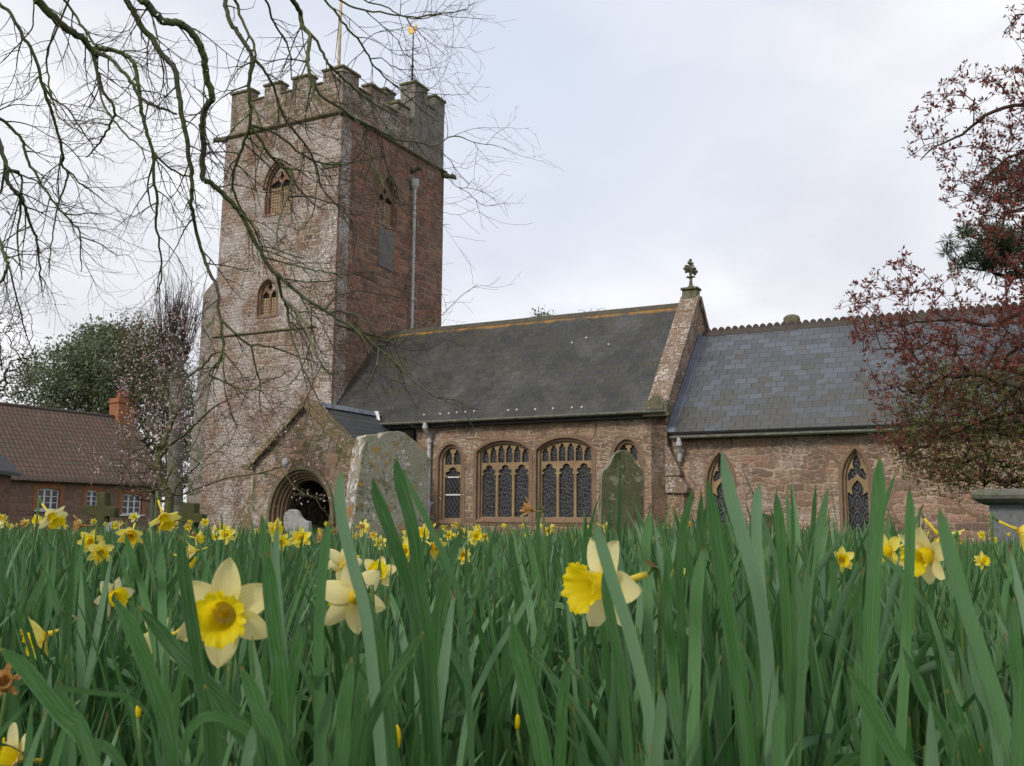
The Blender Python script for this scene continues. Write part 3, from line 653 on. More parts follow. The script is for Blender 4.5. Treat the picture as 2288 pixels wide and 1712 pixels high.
mb = MB(); mb.poly([(RY - .16, RZ - .11), (RY, RZ + .07), (RY + .16, RZ - .11), (RY + .12, RZ - .16), (RY, RZ), (RY - .12, RZ - .16)], [], (11.6, 0, 0), CY, CZ, CX, 11.56); mb.build('ridge_tiles', M_RIDGE, nr)
mb = MB()                                            # small pale slate clips on the nave slope
for px_, py_ in ((948, 927), (984, 925), (1003, 924), (1021, 922), (1040, 921), (1060, 919), (1136, 917), (1155, 916), (1196, 915), (1236, 913), (1278, 911), (1300, 910), (1278, 766), (1310, 755), (1360, 770), (797, 927)):
    d = ray(px_, py_, True); n_ = Vector((0, -math.sin(NSL), math.cos(NSL))); nw = (CHM.to_3x3() @ n_); p0 = CHM @ Vector((0, EY, EZ)) + nw * .072
    tt = (p0 - cam_pos).dot(nw) / d.dot(nw); q = CHM.inverted() @ (cam_pos + d * tt); mb.box(q.x - .02, q.x + .02, q.y - .025, q.y + .025, q.z - .02, q.z + .03)
mb.build('slate_clips', M_WHITE, nr)
# east gable of the nave, its coping, kneeler and cross finial
g = [(NP, -.7), (6.0, -.7), (6.0, 3.75), (RY, RZ + .16), (NP, 3.80)]
mb = MB(); mb.poly(g, [], (NX1, 0, 0), CY, CZ, CX, .46); mb.build('nave_gable', M_CH, church)
mb = MB(); sl = math.atan2(RZ + .16 - 3.8, RY - NP); ux, uz = math.cos(sl), math.sin(sl)
def slope_block(mb, y, z, L, wx0, wx1, th, sgn=1, dz=.012):
    a = Vector((0, ux * sgn, uz)); n_ = Vector((0, -uz * sgn, ux)); o = Vector((0, y, z))
    vs = [o + CX * x + a * s + n_ * h for x in (wx0, wx1) for (s, h) in ((0, dz), (L, dz), (L, th), (0, th))]
    mb.add(vs, [(0, 1, 2, 3), (7, 6, 5, 4), (0, 4, 5, 1), (1, 5, 6, 2), (2, 6, 7, 3), (3, 7, 4, 0)])
Lc = math.hypot(RY - NP, RZ + .16 - 3.8); nb = 6
for i in range(nb):
    s0 = Lc * i / nb; slope_block(mb, NP + ux * s0, 3.8 + uz * s0, Lc / nb - .012, NX1 - .52, NX1 + .10, .15)
for i in range(nb):
    s0 = Lc * i / nb; slope_block(mb, 6.0 - ux * s0, 3.8 + uz * s0, Lc / nb - .012, NX1 - .52, NX1 + .10, .15, -1)
cpo = mb.build('gable_coping', M_COP, church, bevel=.025)
mb = MB(); kx0, kx1 = NX1 - .56, NX1 + .14
mb.poly([(kx0, 3.55), (kx1, 3.55), (kx1, 3.78), ((kx0 + kx1) / 2, 4.08), (kx0, 3.78)], [], (0, NP - .32, 0), CX, CZ, -CY, .5)
mb.poly([(kx0 + .1, 3.62), (kx1 - .1, 3.62), (kx1 - .1, 3.76), ((kx0 + kx1) / 2, 3.96), (kx0 + .1, 3.76)], [], (0, NP - .37, 0), CX, CZ, -CY, .1)
mb.box(kx0 - .03, kx1 + .03, NP - .30, NP - .01, 3.44, 3.55)
mb.build('kneeler_stone', M_FIN, church, bevel=.02)
fx = NX1 - .22; mb = MB()
mb.poly([(RY - .26, RZ - .02), (RY + .26, RZ - .02), (RY + .17, RZ + .42), (RY - .17, RZ + .42)], [], (fx + .24, 0, 0), CY, CZ, CX, .48)
mb.box(fx - .28, fx + .28, RY - .24, RY + .24, RZ + .42, RZ + .50)
mb.build('finial_block', M_FIN, church, bevel=.03)
mb = MB(); zb = RZ + .5
mb.tube([(fx, RY, zb), (fx, RY, zb + .06), (fx, RY, zb + .12), (fx, RY, zb + .36), (fx, RY, zb + .42), (fx, RY, zb + .46), (fx, RY, zb + .95), (fx, RY, zb + 1.04)], [.15, .14, .075, .06, .11, .06, .06, .03], 8)
for a in range(4):
    d = Vector((math.cos(a * PI / 2 + .3), math.sin(a * PI / 2 + .3), 0)); c = Vector((fx, RY, zb + .40)); mb.tube([c, c + d * .13 + CZ * .05, c + d * .17 + CZ * .0], [.05, .04, .02], 5)
for s in (-1, 1):
    c = Vector((fx, RY, zb + .70)); d = Vector((.35 * s, .93 * s, 0)); mb.tube([c, c + d * .26], [.065, .05], 7)
    for q in ((0, .10), (0, -.10), (.09, 0)): mb.sphere(c + d * (.26 + q[0]) + CZ * q[1], .065, 7, 5)
    mb.sphere(c + d * .13 + CZ * .09, .04, 6, 4); mb.sphere(c + d * .13 - CZ * .09, .04, 6, 4)
for q in ((.09, .97), (-.09, .97), (0, 1.08)): mb.sphere((fx + q[0] * .35, RY + q[0], zb + q[1]), .065, 7, 5)
for s in (-1, 1): mb.sphere((fx + s * .09, RY + s * .05, zb + .86), .045, 6, 4)
mb.v = [(fx + (q[0] - fx) * .84, RY + (q[1] - RY) * .84, zb + (q[2] - zb) * .84) for q in mb.v]
mb.build('cross_finial', M_FIN, church)
# gutters and downpipes
def gutter(x0, x1, y, z, name='gutter', mat=M_GUT):
    pf = [(math.cos(a) * .075, math.sin(a) * .075) for a in np.linspace(PI, 2 * PI, 7)] + [(math.cos(a) * .06, math.sin(a) * .06) for a in np.linspace(2 * PI, PI, 7)]
    mb = MB(); mb.poly(pf, [], (x1, y, z), CY, CZ, CX, x1 - x0)
    n = int((x1 - x0) / .95)
    for i in range(n + 1):
        x = x0 + .1 + i * .95
        mb.poly([(p * 1.14, q * 1.14) for p, q in pf], [], (x + .03, y, z + .002), CY, CZ, CX, .06)
    return mb.build(name, mat, church)
gutter(2.12, NX1 + .08, -.66, 3.60); gutter(NX1 + .12, 24, -.33, 2.88)
mb = MB(); mb.box(2.3, NX1 - .6, NP - .20, NP - .02, 3.42, 3.50); mb.build('eaves_board', M_BLACK, church)
mb = MB(); mb.box(NX1 + .15, 24, -.235, -.2, 2.86, 3.02); mb.build('eaves_board', M_BLACK, church)
def pipe(pts, r, mat, cols, name='downpipe'):
    mb = MB(); mb.tube(pts, r, 10)
    for c in cols: mb.tube([Vector(c) - CZ * .05, Vector(c) + CZ * .05], r * 1.4, 10)
    return mb
PXX = 4.22
p = pipe([(PXX, -.66, 3.56), (PXX, -.66, 3.35), (PXX, -.42, 3.12), (PXX, -.40, 2.9), (PXX, -.40, -.5)], .065, M_PIPE, [(PXX, -.66, 3.42), (PXX, -.40, 2.98), (PXX, -.40, 1.05)])
p.tube([(PXX, -.40, .78), (PXX, -.40, .98), (PXX, -.40, 1.02)], [.075, .11, .11], 10); p.box(PXX - .13, PXX + .13, NP - .03, NP + .01, 1.0, 1.08); p.build('downpipe', M_PIPE, church, smooth=False)
p = pipe([(.16, 4.52, 13.55), (.16, 4.52, 10), (.16, 4.52, 5.2)], .06, M_PIPE, [(.16, 4.52, z) for z in (12.4, 10.7, 9.0, 7.6)])
p.tube([(.16, 4.52, 13.4), (.16, 4.52, 13.55), (.16, 4.52, 13.8)], [.07, .15, .17], 10); p.build('downpipe', M_PIPE, church)
p = pipe([(12.42, -.33, 2.86), (12.42, -.33, 2.62), (12.40, -.16, 2.42), (12.36, -.12, 2.2)], .062, M_WHITE, [(12.42, -.33, 2.66)]); p.build('downpipe', M_PIPE, church)
# corner buttress with two sloping weatherings
mb = MB(); mb.poly([(12.0, -.7), (12.52, -.7), (12.52, 1.34), (12.0, 1.34)], [], (0, NP + .02, 0), CX, CZ, -CY, .6)
mb.poly([(12.0, 1.76), (12.36, 1.76), (12.36, 1.34), (12.0, 1.34)], [], (0, NP + .03, 0), CX, CZ, -CY, .58); b_ = mb.build('nave_buttress', M_NA, church)
mb = MB(); mb.poly([(12.0, 2.62), (12.1, 2.6), (12.44, 1.90), (12.42, 1.77), (12.0, 1.77)], [], (0, NP - .03, 0), CX, CZ, -CY, .68)
mb.poly([(12.0, 1.75), (12.42, 1.75), (12.66, 1.46), (12.64, 1.32), (12.56, 1.28), (12.0, 1.30)], [], (0, NP - .06, 0), CX, CZ, -CY, .72)
mb.build('weathering_stone', M_COP, b_, bevel=.03)

# ---- chancel
QW1 = (13.02, 13.92, -.35, 1.62, 2.50); QW2 = (16.62, 17.52, -.35, 1.62, 2.52)
mb = MB(); mb.poly([(NX1 + .002, -.7), (24, -.7), (24, 2.98), (NX1 + .002, 2.98)], [inset(*QW1, 'point', .03), inset(*QW2, 'point', .03)], (0, 0, 0), CX, CZ, -CY, .5)
mb.box(NX1 + .01, 24, 5.6, 6.0, -.7, 2.95); mb.build('chancel_wall', M_CH, church)
mb = MB(); mb.poly([(0.02, -.7), (6.0, -.7), (6.0, 2.98), (3.0, 6.15), (.02, 2.98)], [], (24.3, 0, 0), CY, CZ, CX, .3); mb.build('chancel_gable', M_CH, church)
def lancet(q, lab):
    x0, x1, zb, zs, za = q; s = .2; a, b = x0 + s, x1 - s; c = (a + b) / 2; h = (b - a) / 2
    low = [(a, zb + s), (b, zb + s), (b, 1.28), (b - .02, 1.30), (b - .13, 1.22), (b - .10, 1.40), (c + .10, 1.50), (c, 1.62), (c - .10, 1.50), (a + .10, 1.40), (a + .13, 1.22), (a + .02, 1.30), (a, 1.28)]
    up = [(a + .03, 1.60), (a + .13, 1.66), (c - .06, 1.70), (c, 1.80), (c + .06, 1.70), (b - .13, 1.66), (b - .03, 1.60), (b - .01, 1.74), (b - .10, 1.92), (b - .17, 1.90), (b - .15, 2.02), (c + .07, 2.18), (c, 2.28), (c - .07, 2.18), (a + .15, 2.02), (a + .17, 1.90), (a + .10, 1.92), (a + .01, 1.74)]
    return window(x0, x1, zb, zs, za, 'point', SF, 0, [low, up], M_GQ, 'chancel_window', M_HAM, M_HAMY, .17, lab)
lancet(QW1, 'pointed traceried chancel window nearest the nave buttress'); lancet(QW2, 'pointed traceried chancel window below the copper leaved tree')
cr = roof_slab(NX1 + .06, 24.2, (-.27, 2.95), (3.0, 6.3), .07, 'chancel_roof', M_CR); roof_slab(NX1 + .06, 24.2, (6.27, 2.95), (3.0, 6.3), .07, 'chancel_roof', M_CR)
mb = MB(); mb.poly([(2.85, 6.26), (3.0, 6.46), (3.15, 6.26), (3.1, 6.2), (3.0, 6.36), (2.9, 6.2)], [], (24.2, 0, 0), CY, CZ, CX, 24.1 - NX1)
x = NX1 + .16
while x < 24:
    mb.poly([(x, 6.42), (x + .21, 6.42), (x + .19, 6.50), (x + .155, 6.535), (x + .105, 6.56), (x + .055, 6.535), (x + .02, 6.50)], [], (0, 2.98, 0), CX, CZ, -CY, .04); x += .215
mb.build('crested_ridge', M_CREST, cr)
mb = MB(); slc = math.atan2(3.35, 3.27); a = Vector((0, math.cos(slc), math.sin(slc))); n_ = Vector((0, -math.sin(slc), math.cos(slc))); o = Vector((0, -.27, 2.95)); Lr = math.hypot(3.27, 3.35)
vs = [o + CX * x_ + a * s + n_ * h for x_, h in ((NX1 + .03, .16), (NX1 + .05, .085), (NX1 + .24, .08)) for s in (0, Lr)] + [o + CX * x_ + a * s + n_ * .07 for x_ in (NX1 + .03, NX1 + .24) for s in (0, Lr)]
mb.add(vs, [(0, 2, 3, 1), (2, 4, 5, 3), (4, 8, 9, 5), (8, 6, 7, 9), (0, 1, 7, 6), (0, 6, 8, 4, 2), (1, 3, 5, 9, 7)]); mb.build('lead_flashing', M_LEAD, church)
mb = MB(); mb.box(14.3, 14.75, 4.6, 5.0, 4.2, 7.0); mb.sphere((14.52, 4.8, 7.0), .22, 8, 6, (1.2, 1, .6)); mb.build('north_pinnacle', M_FIN, church)

# ---- porch
PP = -3.9; pc = 2.12
gb = [(.15, -.7), (4.1, -.7), (4.1, 2.12), (pc, 3.86), (.15, 2.12)]
def parch(r, top, zb=-.72): return [(pc - .04 + p[0] * r, p[1]) for p in [(-1, zb), (1, zb)]] + [(pc - .04 + r * math.cos(t_), .62 + (top - .62) * (math.sin(t_) ** .92)) for t_ in np.linspace(0, PI, 25)]
mb = MB(); mb.poly(gb, [parch(1.13, 1.93, -.69)], (0, PP, 0), CX, CZ, -CY, .5)
mb.box(.17, .6, PP + .5, NP - .01, -.7, 2.1); mb.box(3.65, 4.08, PP + .5, NP - .01, -.7, 2.1)
pw = mb.build('porch_wall', M_PO, church)
pa = MB()
for r0, r1, t0, t1, d, dep in ((1.135, 1.045, 1.935, 1.86, -.02, .3), (1.055, .965, 1.87, 1.78, .09, .25), (.975, .90, 1.79, 1.71, .17, .25), (.91, .84, 1.72, 1.65, .27, .22)):
    pa.poly(parch(r0, t0, -.68), [parch(r1, t1, -.67)], (0, PP + d, 0), CX, CZ, -CY, dep)
pa.build('porch_arch', M_HAMD, church, bevel=.022)
a_ = [(pc - .04 + 1.25 * math.cos(t_), .5 + 1.56 * math.sin(t_) ** .92) for t_ in np.linspace(0, PI, 25)]; b_ = [(pc - .04 + 1.14 * math.cos(t_), .5 + 1.44 * math.sin(t_) ** .92) for t_ in np.linspace(0, PI, 25)]
mb = MB(); mb.poly(a_ + [(a_[-1][0] + .0, .32), (a_[-1][0] + .12, .32)] + b_[::-1] + [(b_[0][0], .34), (a_[0][0], .34)], [], (0, PP - .11, 0), CX, CZ, -CY, .12); mb.build('hood_mould', M_MOSS, church, bevel=.02)
ps = math.atan2(3.86 - 2.12, pc - .15); ux, uz = math.cos(ps), math.sin(ps); Lp = math.hypot(pc - .15, 3.86 - 2.12)
def pblock(mb, sgn, s0, L, y0, y1, h0, h1):
    a = Vector((ux * sgn, 0, uz)); n_ = Vector((-uz * sgn, 0, ux)); o = Vector((pc - (pc - .15) * sgn, 0, 2.12))
    vs = [o + CY * y + a * s + n_ * h for y in (y0, y1) for (s, h) in ((s0, h0), (s0 + L, h0), (s0 + L, h1), (s0, h1))]
    mb.add(vs, [(0, 1, 2, 3), (7, 6, 5, 4), (0, 4, 5, 1), (1, 5, 6, 2), (2, 6, 7, 3), (3, 7, 4, 0)])
mb = MB()
for sg in (1, -1):
    n = 4
    for i in range(n): pblock(mb, sg, -.05 + (Lp + .14) * i / n, (Lp + .14) / n - .01 * (i < n - 1), PP - .10, PP + .50, .008, .17)
    pblock(mb, sg, -.12, Lp + .08, PP - .17, PP - .101, -.05, .12)
mb.box(-.16, .24, PP - .14, PP + .45, 1.98, 2.14); mb.box(4.02, 4.42, PP - .14, PP + .45, 1.98, 2.14)
mb.build('porch_coping', M_COPP, church, bevel=.02)
mb = MB()
for sg in (1, -1): pblock(mb, sg, -.08, Lp + .10, PP + .5, NP + .3, -.02, .06)
pr_ = mb.build('porch_roof', M_PR, church)
mb = MB(); mb.poly([(pc - .16, 3.86), (pc, 4.02), (pc + .16, 3.86), (pc, 3.92)], [], (0, PP + .52, 0), CX, CZ, -CY, 3.3 - .02); mb.build('lead_ridge', M_LEAD, pr_)
mb = MB(); mb.add([(pc - .12, -.60, 3.82), (pc + .34, -.62, 3.70), (pc + .16, -.5, 4.02), (pc - .1, -.4, 4.04), (pc, -.45, 3.75)], [(0, 1, 2, 3), (0, 4, 1), (1, 4, 2), (2, 4, 3), (3, 4, 0)]); mb.build('white_flashing', M_WHITE, pr_)
mb = MB()                                             # porch interior: back wall with inner doorway, door and notices
mb.box(.6, 3.65, NP - .16, NP - .02, -.7, 3.4); mb.build('porch_back_wall', M_DARK, church)  # wall coloured near-black to stand for the shade inside the porch
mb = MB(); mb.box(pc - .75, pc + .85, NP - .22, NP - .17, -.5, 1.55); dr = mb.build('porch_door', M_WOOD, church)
mb = MB()
for xx in (-.75, -.35, .05, .45, .80): mb.box(pc + xx, pc + xx + .05, NP - .26, NP - .222, -.5, 1.5)
mb.build('door_ribs', M_IRON, dr)
mb = MB(); mb.box(pc + .16, pc + .34, PP + 1.9, PP + 2.05, -.5, 1.25); mb.build('gate_post', M_WOODO, church)
mb = MB(); mb.box(pc - .62, pc - .05, NP - .30, NP - .262, .25, .85); mb.box(pc + .5, pc + .72, NP - .30, NP - .262, .35, .8); mb.build('notice_sheet', plain('grey_paper', (.16, .16, .17), (.12, .12, .13), 9), dr)
mb = MB()                                             # carved buttress at the porch corner
mb.poly([(.3, -.7), (-.38, -.7), (-.38, .50), (-.50, .52), (-.66, .62), (-.50, .70), (-.30, .85), (-.12, 1.10), (.0, 1.36), (.3, 1.36)], [], (0, PP + .08, 0), CX, CZ, -CY, .45)
mb.build('porch_buttress', M_COPP, church, bevel=.02); mb = MB()
mb.poly([(3.9, -.7), (4.6, -.7), (4.6, .55), (4.85, .62), (4.6, .75), (4.35, 1.05), (4.2, 1.36), (3.9, 1.36)], [], (0, PP + .08, 0), CX, CZ, -CY, .45)
mb.build('porch_buttress', M_COPP, church, bevel=.02)
mb = MB(); lx = 1.62; mb.tube([(lx, PP - .02, 2.3), (lx, PP - .22, 2.38), (lx, PP - .26, 2.28)], .02, 6); mb.tube([(lx, PP - .26, 2.28), (lx, PP - .26, 2.2), (lx, PP - .26, 2.02), (lx, PP - .26, 1.98)], [.05, .10, .08, .03], 8); mb.build('porch_lamp', M_PIPE, church, smooth=True)
# ================================================================== cottage behind, left
cs = 1.2
def rot_frame(o, ux, uy):
    U = Vector((ux, uy, 0)).normalized(); Nn = Vector((-U.y, U.x, 0)); M = Matrix((U, Nn, Vector((0, 0, 1)))).transposed().to_4x4(); M.translation = o; return M
CTM = rot_frame(Vector((-23.75, 48.0, 0)), .5144, .8575)
cott = thing('stone_cottage', 'low red stone cottage with brown tiled roof and white casement windows left of the tower', 'cottage', M=CTM)
ce_, cr_, co_, cx1 = 2.26, 6.12, 3.05, 8.75
wins = [(1.30, 2.50, .90, 1.96, 3), (4.0, 4.75, 1.10, 1.96, 2), (6.22, 7.46, .74, 1.84, 3), (-3.6, -2.4, .9, 1.96, 3)]
def carch(x0, x1, z0, z1, rise=.08): return [(x0, z0), (x1, z0), (x1, z1 - rise)] + [(x0 + (x1 - x0) * (1 - t_), z1 - rise + rise * 4 * t_ * (1 - t_)) for t_ in (.2, .4, .6, .8)] + [(x0, z1 - rise)]
mb = MB(); mb.poly([(-13, -.8), (cx1, -.8), (cx1, ce_ + .05), (-13, ce_ + .05)], [carch(a, b, c, d) for a, b, c, d, n in wins], (0, 0, 0), CX, CZ, -CY, .4)
mb.poly([(.4, -.8), (5.7, -.8), (5.7, ce_ + .05), (co_, cr_ - .12), (.4, ce_ + .05)], [], (cx1 - .01, 0, 0), CY, CZ, CX, .35)
mb.poly([(.4, -.8), (5.7, -.8), (5.7, ce_ + .05), (co_, cr_ - .12), (.4, ce_ + .05)], [], (-12.6, 0, 0), CY, CZ, CX, .35)
mb.box(-12.9, cx1 - .1, 5.71, 6.05, -.8, ce_); mb.build('wall', M_CO, cott)
for i, (a, b, c, d, n) in enumerate(wins):
    mb = MB(); mb.poly(carch(a - .24, b + .24, c, d + .24, .12) , [carch(a, b, c - .02 + .02, d)], (0, -.015, 0), CX, CZ, -CY, .1)
    mb.build('brick_surround', M_BRICK, cott)
    mb = MB(); pw_ = (b - a - .08) / n; H = []
    rows = 3 if n > 1 else 2
    for k in range(n):
        x0 = a + .04 + k * pw_ + .05; x1 = a + .04 + (k + 1) * pw_ - .05
        for r in range(rows):
            z0 = c + .07 + (d - .14 - c) * r / rows; z1 = c + .035 + (d - .14 - c) * (r + 1) / rows; H.append(rect(x0, x1, z0, z1))
    mb.poly(carch(a - .01, b + .01, c, d + .01), H, (0, .09, 0), CX, CZ, -CY, .06)
    mb.box(a - .16, b + .16, -.1, .2, c - .08, c - .004)
    wn = mb.build('casement_window', M_WHITE, cott)
    mb = MB(); mb.box(a, b, .12, .14, c, d); mb.build('pane', plain('dark_pane', (.014, .012, .022), (.03, .022, .04), 3, .12, .05, .6), wn)
rf = roof_slab(-13.1, cx1 + .1, (-.28, ce_ - .02), (co_, cr_), .09, 'roof', M_TR, cott); roof_slab(-13.1, cx1 + .1, (2 * co_ + .28, ce_ - .02), (co_, cr_), .09, 'roof', M_TR, cott)
mb = MB(); mb.tube([(-13.1, co_, cr_ + .06), (cx1 + .1, co_, cr_ + .06)], .13, 8); mb.build('ridge_tiles', M_CREST, rf)
mb = MB()
x = -13.0
while x < cx1: mb.tube([(x, -.30, ce_ + .06), (x, -.2, ce_ + .17)], .06, 6); x += .26
mb.build('eaves_tiles', M_CREST, rf)
mb = MB(); mb.box(7.65, 8.75, co_ - .38, co_ + .42, 5.3, 7.0); mb.box(7.58, 8.82, co_ - .45, co_ + .49, 7.0, 7.12); mb.box(7.64, 8.76, co_ - .39, co_ + .43, 7.12, 7.26)
ch = mb.build('chimney', M_BRICK, cott)
for a in (7.98, 8.42):
    mb = MB(); mb.tube([(a, co_, 7.26), (a, co_, 7.6), (a, co_, 7.66), (a, co_, 7.7)], [.17, .14, .17, .17], 10); mb.build('chimney_pot', M_POT, ch)
# slate-roofed outbuilding at the far left with a white barge and pipe
OBM = rot_frame(Vector((-16.45, 30.3, .75)), 1, .15)
ob = thing('outbuilding', 'slate roofed outbuilding end with white bargeboard at the left edge before the cottage', 'outbuilding', M=OBM)
mb = MB(); mb.poly([(-6, -1.6), (-.0, -1.6), (-.0, 1.4), (-3, 4.2), (-6, 1.4)], [], (0, 0, 0), CX, CZ, -CY, 4); mb.build('wall', M_CO, ob)
mb = MB(); mb.poly([(.25, 1.25), (-3, 4.3), (-6.25, 1.25), (-6.25, 1.15), (-3, 4.12), (.25, 1.12)], [], (0, -.2, 0), CX, CZ, -CY, 4.4); mb.build('roof', M_PR, ob)
mb = MB(); mb.poly([(.27, 1.27), (-3, 4.34), (-3, 4.2), (.2, 1.18)], [], (0, -.26, 0), CX, CZ, -CY, .05); mb.build('bargeboard', M_GUT, ob)
mb = MB(); mb.tube([(.2, -.12, 1.2), (.12, -.12, .95), (.12, -.12, -1.4)], .05, 8); mb.build('downpipe', M_GUT, ob)

# ================================================================== graves
def stone_px(pts, dist, yaw, thick, name, label, cat, mats, src=False, bev=.012, extra=0.25, side=None, lean=0, ref=None):
    """an upright slab: its outline is read on a plane through the point seen at `ref`, turned by yaw"""
    rp = at(*(ref or pts[0]), dist, src); a = math.radians(yaw); U = Vector((math.cos(a), math.sin(a), 0)); Nn = Vector((math.sin(a), -math.cos(a), 0))
    out = []
    for p in pts:
        d = ray(*p, src); t_ = (rp - cam_pos).dot(Nn) / d.dot(Nn); q = cam_pos + d * t_ - rp; out.append((q.dot(U), q.z))
    g0 = gz(rp.x, rp.y) - rp.z
    lo = [i for i, p in enumerate(out) if i in (0, len(out) - 1)]
    pts2 = [(out[0][0] + (out[0][0] - out[1][0]) * .0, g0 - extra)] + out + [(out[-1][0], g0 - extra)]
    cx_ = (min(p[0] for p in out) + max(p[0] for p in out)) / 2
    base = rp + U * cx_; base.z = gz(rp.x, rp.y)
    mb = MB(); mb.poly([(x - cx_, z - g0) for x, z in pts2], [], (0, 0, 0), CX, CZ, -CY, thick)
    if side is not None:
        nf = len(mb.f)
    M = rot_frame(base, U.x, U.y)
    o = mb.build(name, mats, None, bevel=bev); o.matrix_world = M
    tag(o, label, cat)
    if side is not None:
        o.data.materials.append(side)
        for p in o.data.polygons:
            if abs(p.normal.y) < .6: p.material_index = 1
    return o
c3 = lambda L: [(700 + x / 4.1375, 850 + y / 4.1375) for x, y in L]
stone_px(c3([(330, 1560), (365, 1400), (400, 1000), (450, 660), (455, 615), (480, 580), (478, 520), (510, 500), (580, 498), (603, 525), (600, 552), (625, 520), (655, 488), (700, 472), (790, 468), (850, 485), (890, 520), (950, 565), (985, 625), (1040, 655), (1060, 700), (1095, 735), (1080, 800), (1062, 900), (1058, 1100), (1020, 1300), (990, 1500), (985, 1600)]), 7.0, 34, .17,
         'headstone', 'large worn grey headstone covered in lichen, with orange and white left edge', 'headstone', M_G1, True, .02, side=M_G1S)
stone_px([(1298, 1200), (1300, 1030), (1303, 1018), (1312, 1010), (1320, 998), (1324, 988), (1332, 977), (1345, 972), (1358, 974), (1368, 984), (1373, 998), (1381, 1008), (1389, 1016), (1391, 1040), (1390, 1200)], 10.0, 14, .10,
         'headstone', 'tall green mossy headstone with shouldered round top before the nave wall', 'headstone', M_G2, side=M_G1)
c5 = lambda L: [(500 + x / 4.424, 1050 + y / 4.424) for x, y in L]
stone_px(c5([(620, 760), (606, 640), (590, 560), (588, 470), (598, 430), (640, 395), (690, 388), (725, 410), (748, 460), (790, 500), (840, 512), (842, 760)]), 14.5, -12, .11, 'headstone', 'small white headstone with round head and one shoulder in front of the porch door', 'headstone', M_G3, True)
c4b = lambda L: [(x / 4.424, 1050 + y / 4.424) for x, y in L]
def cross(pts_v, pts_h, dist, yaw, label):
    o = stone_px(c4b(pts_v), dist, yaw, .13, 'grave_cross', label, 'grave cross', M_G4, True, .015); return o
stone_px(c4b([(925, 650), (940, 458), (808, 440), (810, 345), (948, 350), (950, 218), (1042, 222), (1040, 362), (1135, 372), (1132, 468), (1035, 462), (1030, 650)]), 13.0, -8, .13, 'grave_cross', 'green mossy stone cross in front of the cottage windows', 'grave cross', M_G4, True, .015)
stone_px(c4b([(1830, 700), (1830, 524), (1700, 518), (1705, 415), (1790, 420), (1798, 322), (1922, 328), (1920, 430), (1995, 440), (1992, 526), (1912, 528), (1908, 700)]), 12.4, -10, .15, 'grave_cross', 'green mossy stone cross standing before the foot of the tower', 'grave cross', M_G4, True, .015)
stone_px(c4b([(1010, 780), (1010, 600), (1030, 560), (1075, 518), (1100, 525), (1150, 575), (1195, 612), (1198, 780)]), 10.5, -18, .09, 'grave_marker', 'small pale marble grave marker with pointed top low among the daffodils', 'grave marker', M_G5, True, .01)
stone_px([(1622, 1200), (1624, 1130), (1632, 1118), (1650, 1108), (1668, 1114), (1680, 1130), (1684, 1200)], 15, 10, .12, 'headstone', 'dark little headstone half hidden by leaves below the chancel wall', 'headstone', M_G2)
# granite chest tomb at the right edge
tp = at(2136, 1090, 11.0); TM = rot_frame(Vector((tp.x, tp.y, gz(tp.x, tp.y))), EX.x, EX.y)
tomb = thing('chest_tomb', 'grey granite chest tomb with a rounded moulded top at the right edge', 'tomb', M=TM)
zt = .42 + (tp.z - .42) - gz(tp.x, tp.y)
mb = MB(); mb.box(0, 1.9, 0, .9, .0, zt + .01); mb.box(-.1, 2.0, -.1, 1.0, -.2, .12); mb.build('body', M_GR, tomb, bevel=.008)
mb = MB(); pf = [(-.02, .0), (-.10, .02), (-.155, .06), (-.165, .10), (-.14, .145), (-.10, .165), (.45, .20)]
c = [(0, 0, -1, -1), (1.9, 0, 1, -1), (1.9, .9, 1, 1), (0, .9, -1, 1)]; vs = []
for (x, y, dx, dy) in c:
    for p, q in pf[:-1]: vs.append((x - dx * p, y - dy * p, zt + q))
k = 6; fs = [(i * k + j, i * k + j + 1, ((i + 1) % 4) * k + j + 1, ((i + 1) % 4) * k + j) for i in range(4) for j in range(5)]; fs += [(5, 11, 17, 23), (0, 6, 12, 18)]
mb.add(vs, fs); mb.build('moulded_top', M_GRT, tomb, smooth=False)
# thin sapling by the cottage window
# ================================================================== trees
rng = np.random.default_rng(11)
def tubes(P0, P1, R0, R1, k, name, mat, parent):
    """one tapering tube per edge, vectorised"""
    P0, P1, R0, R1 = map(lambda a: np.asarray(a, float), (P0, P1, R0, R1)); n = len(P0)
    D = P1 - P0; L = np.linalg.norm(D, axis=1, keepdims=True) + 1e-9; D = D / L
    up = np.where(np.abs(D[:, 2:3]) < .9, np.array([[0, 0, 1.]]), np.array([[1., 0, 0]])); A = np.cross(D, up); A /= np.linalg.norm(A, axis=1, keepdims=True); B = np.cross(D, A)
    P1 = P1 + D * np.minimum(R1[:, None] * .6, L * .2)
    V = []
    for j in range(k):
        c, s = math.cos(2 * PI * j / k), math.sin(2 * PI * j / k); o = A * c + B * s
        V.append(P0 + o * R0[:, None]); V.append(P1 + o * R1[:, None])
    V = np.stack(V, 1).reshape(-1, 3); base = np.arange(n)[:, None] * 2 * k; F = []
    for j in range(k):
        a, b = 2 * j, 2 * ((j + 1) % k); F.append(np.concatenate([base + a, base + b, base + b + 1, base + a + 1], 1))
    return fastmesh(name, V, np.stack(F, 1).reshape(-1, 4), mat, parent, smooth=True)
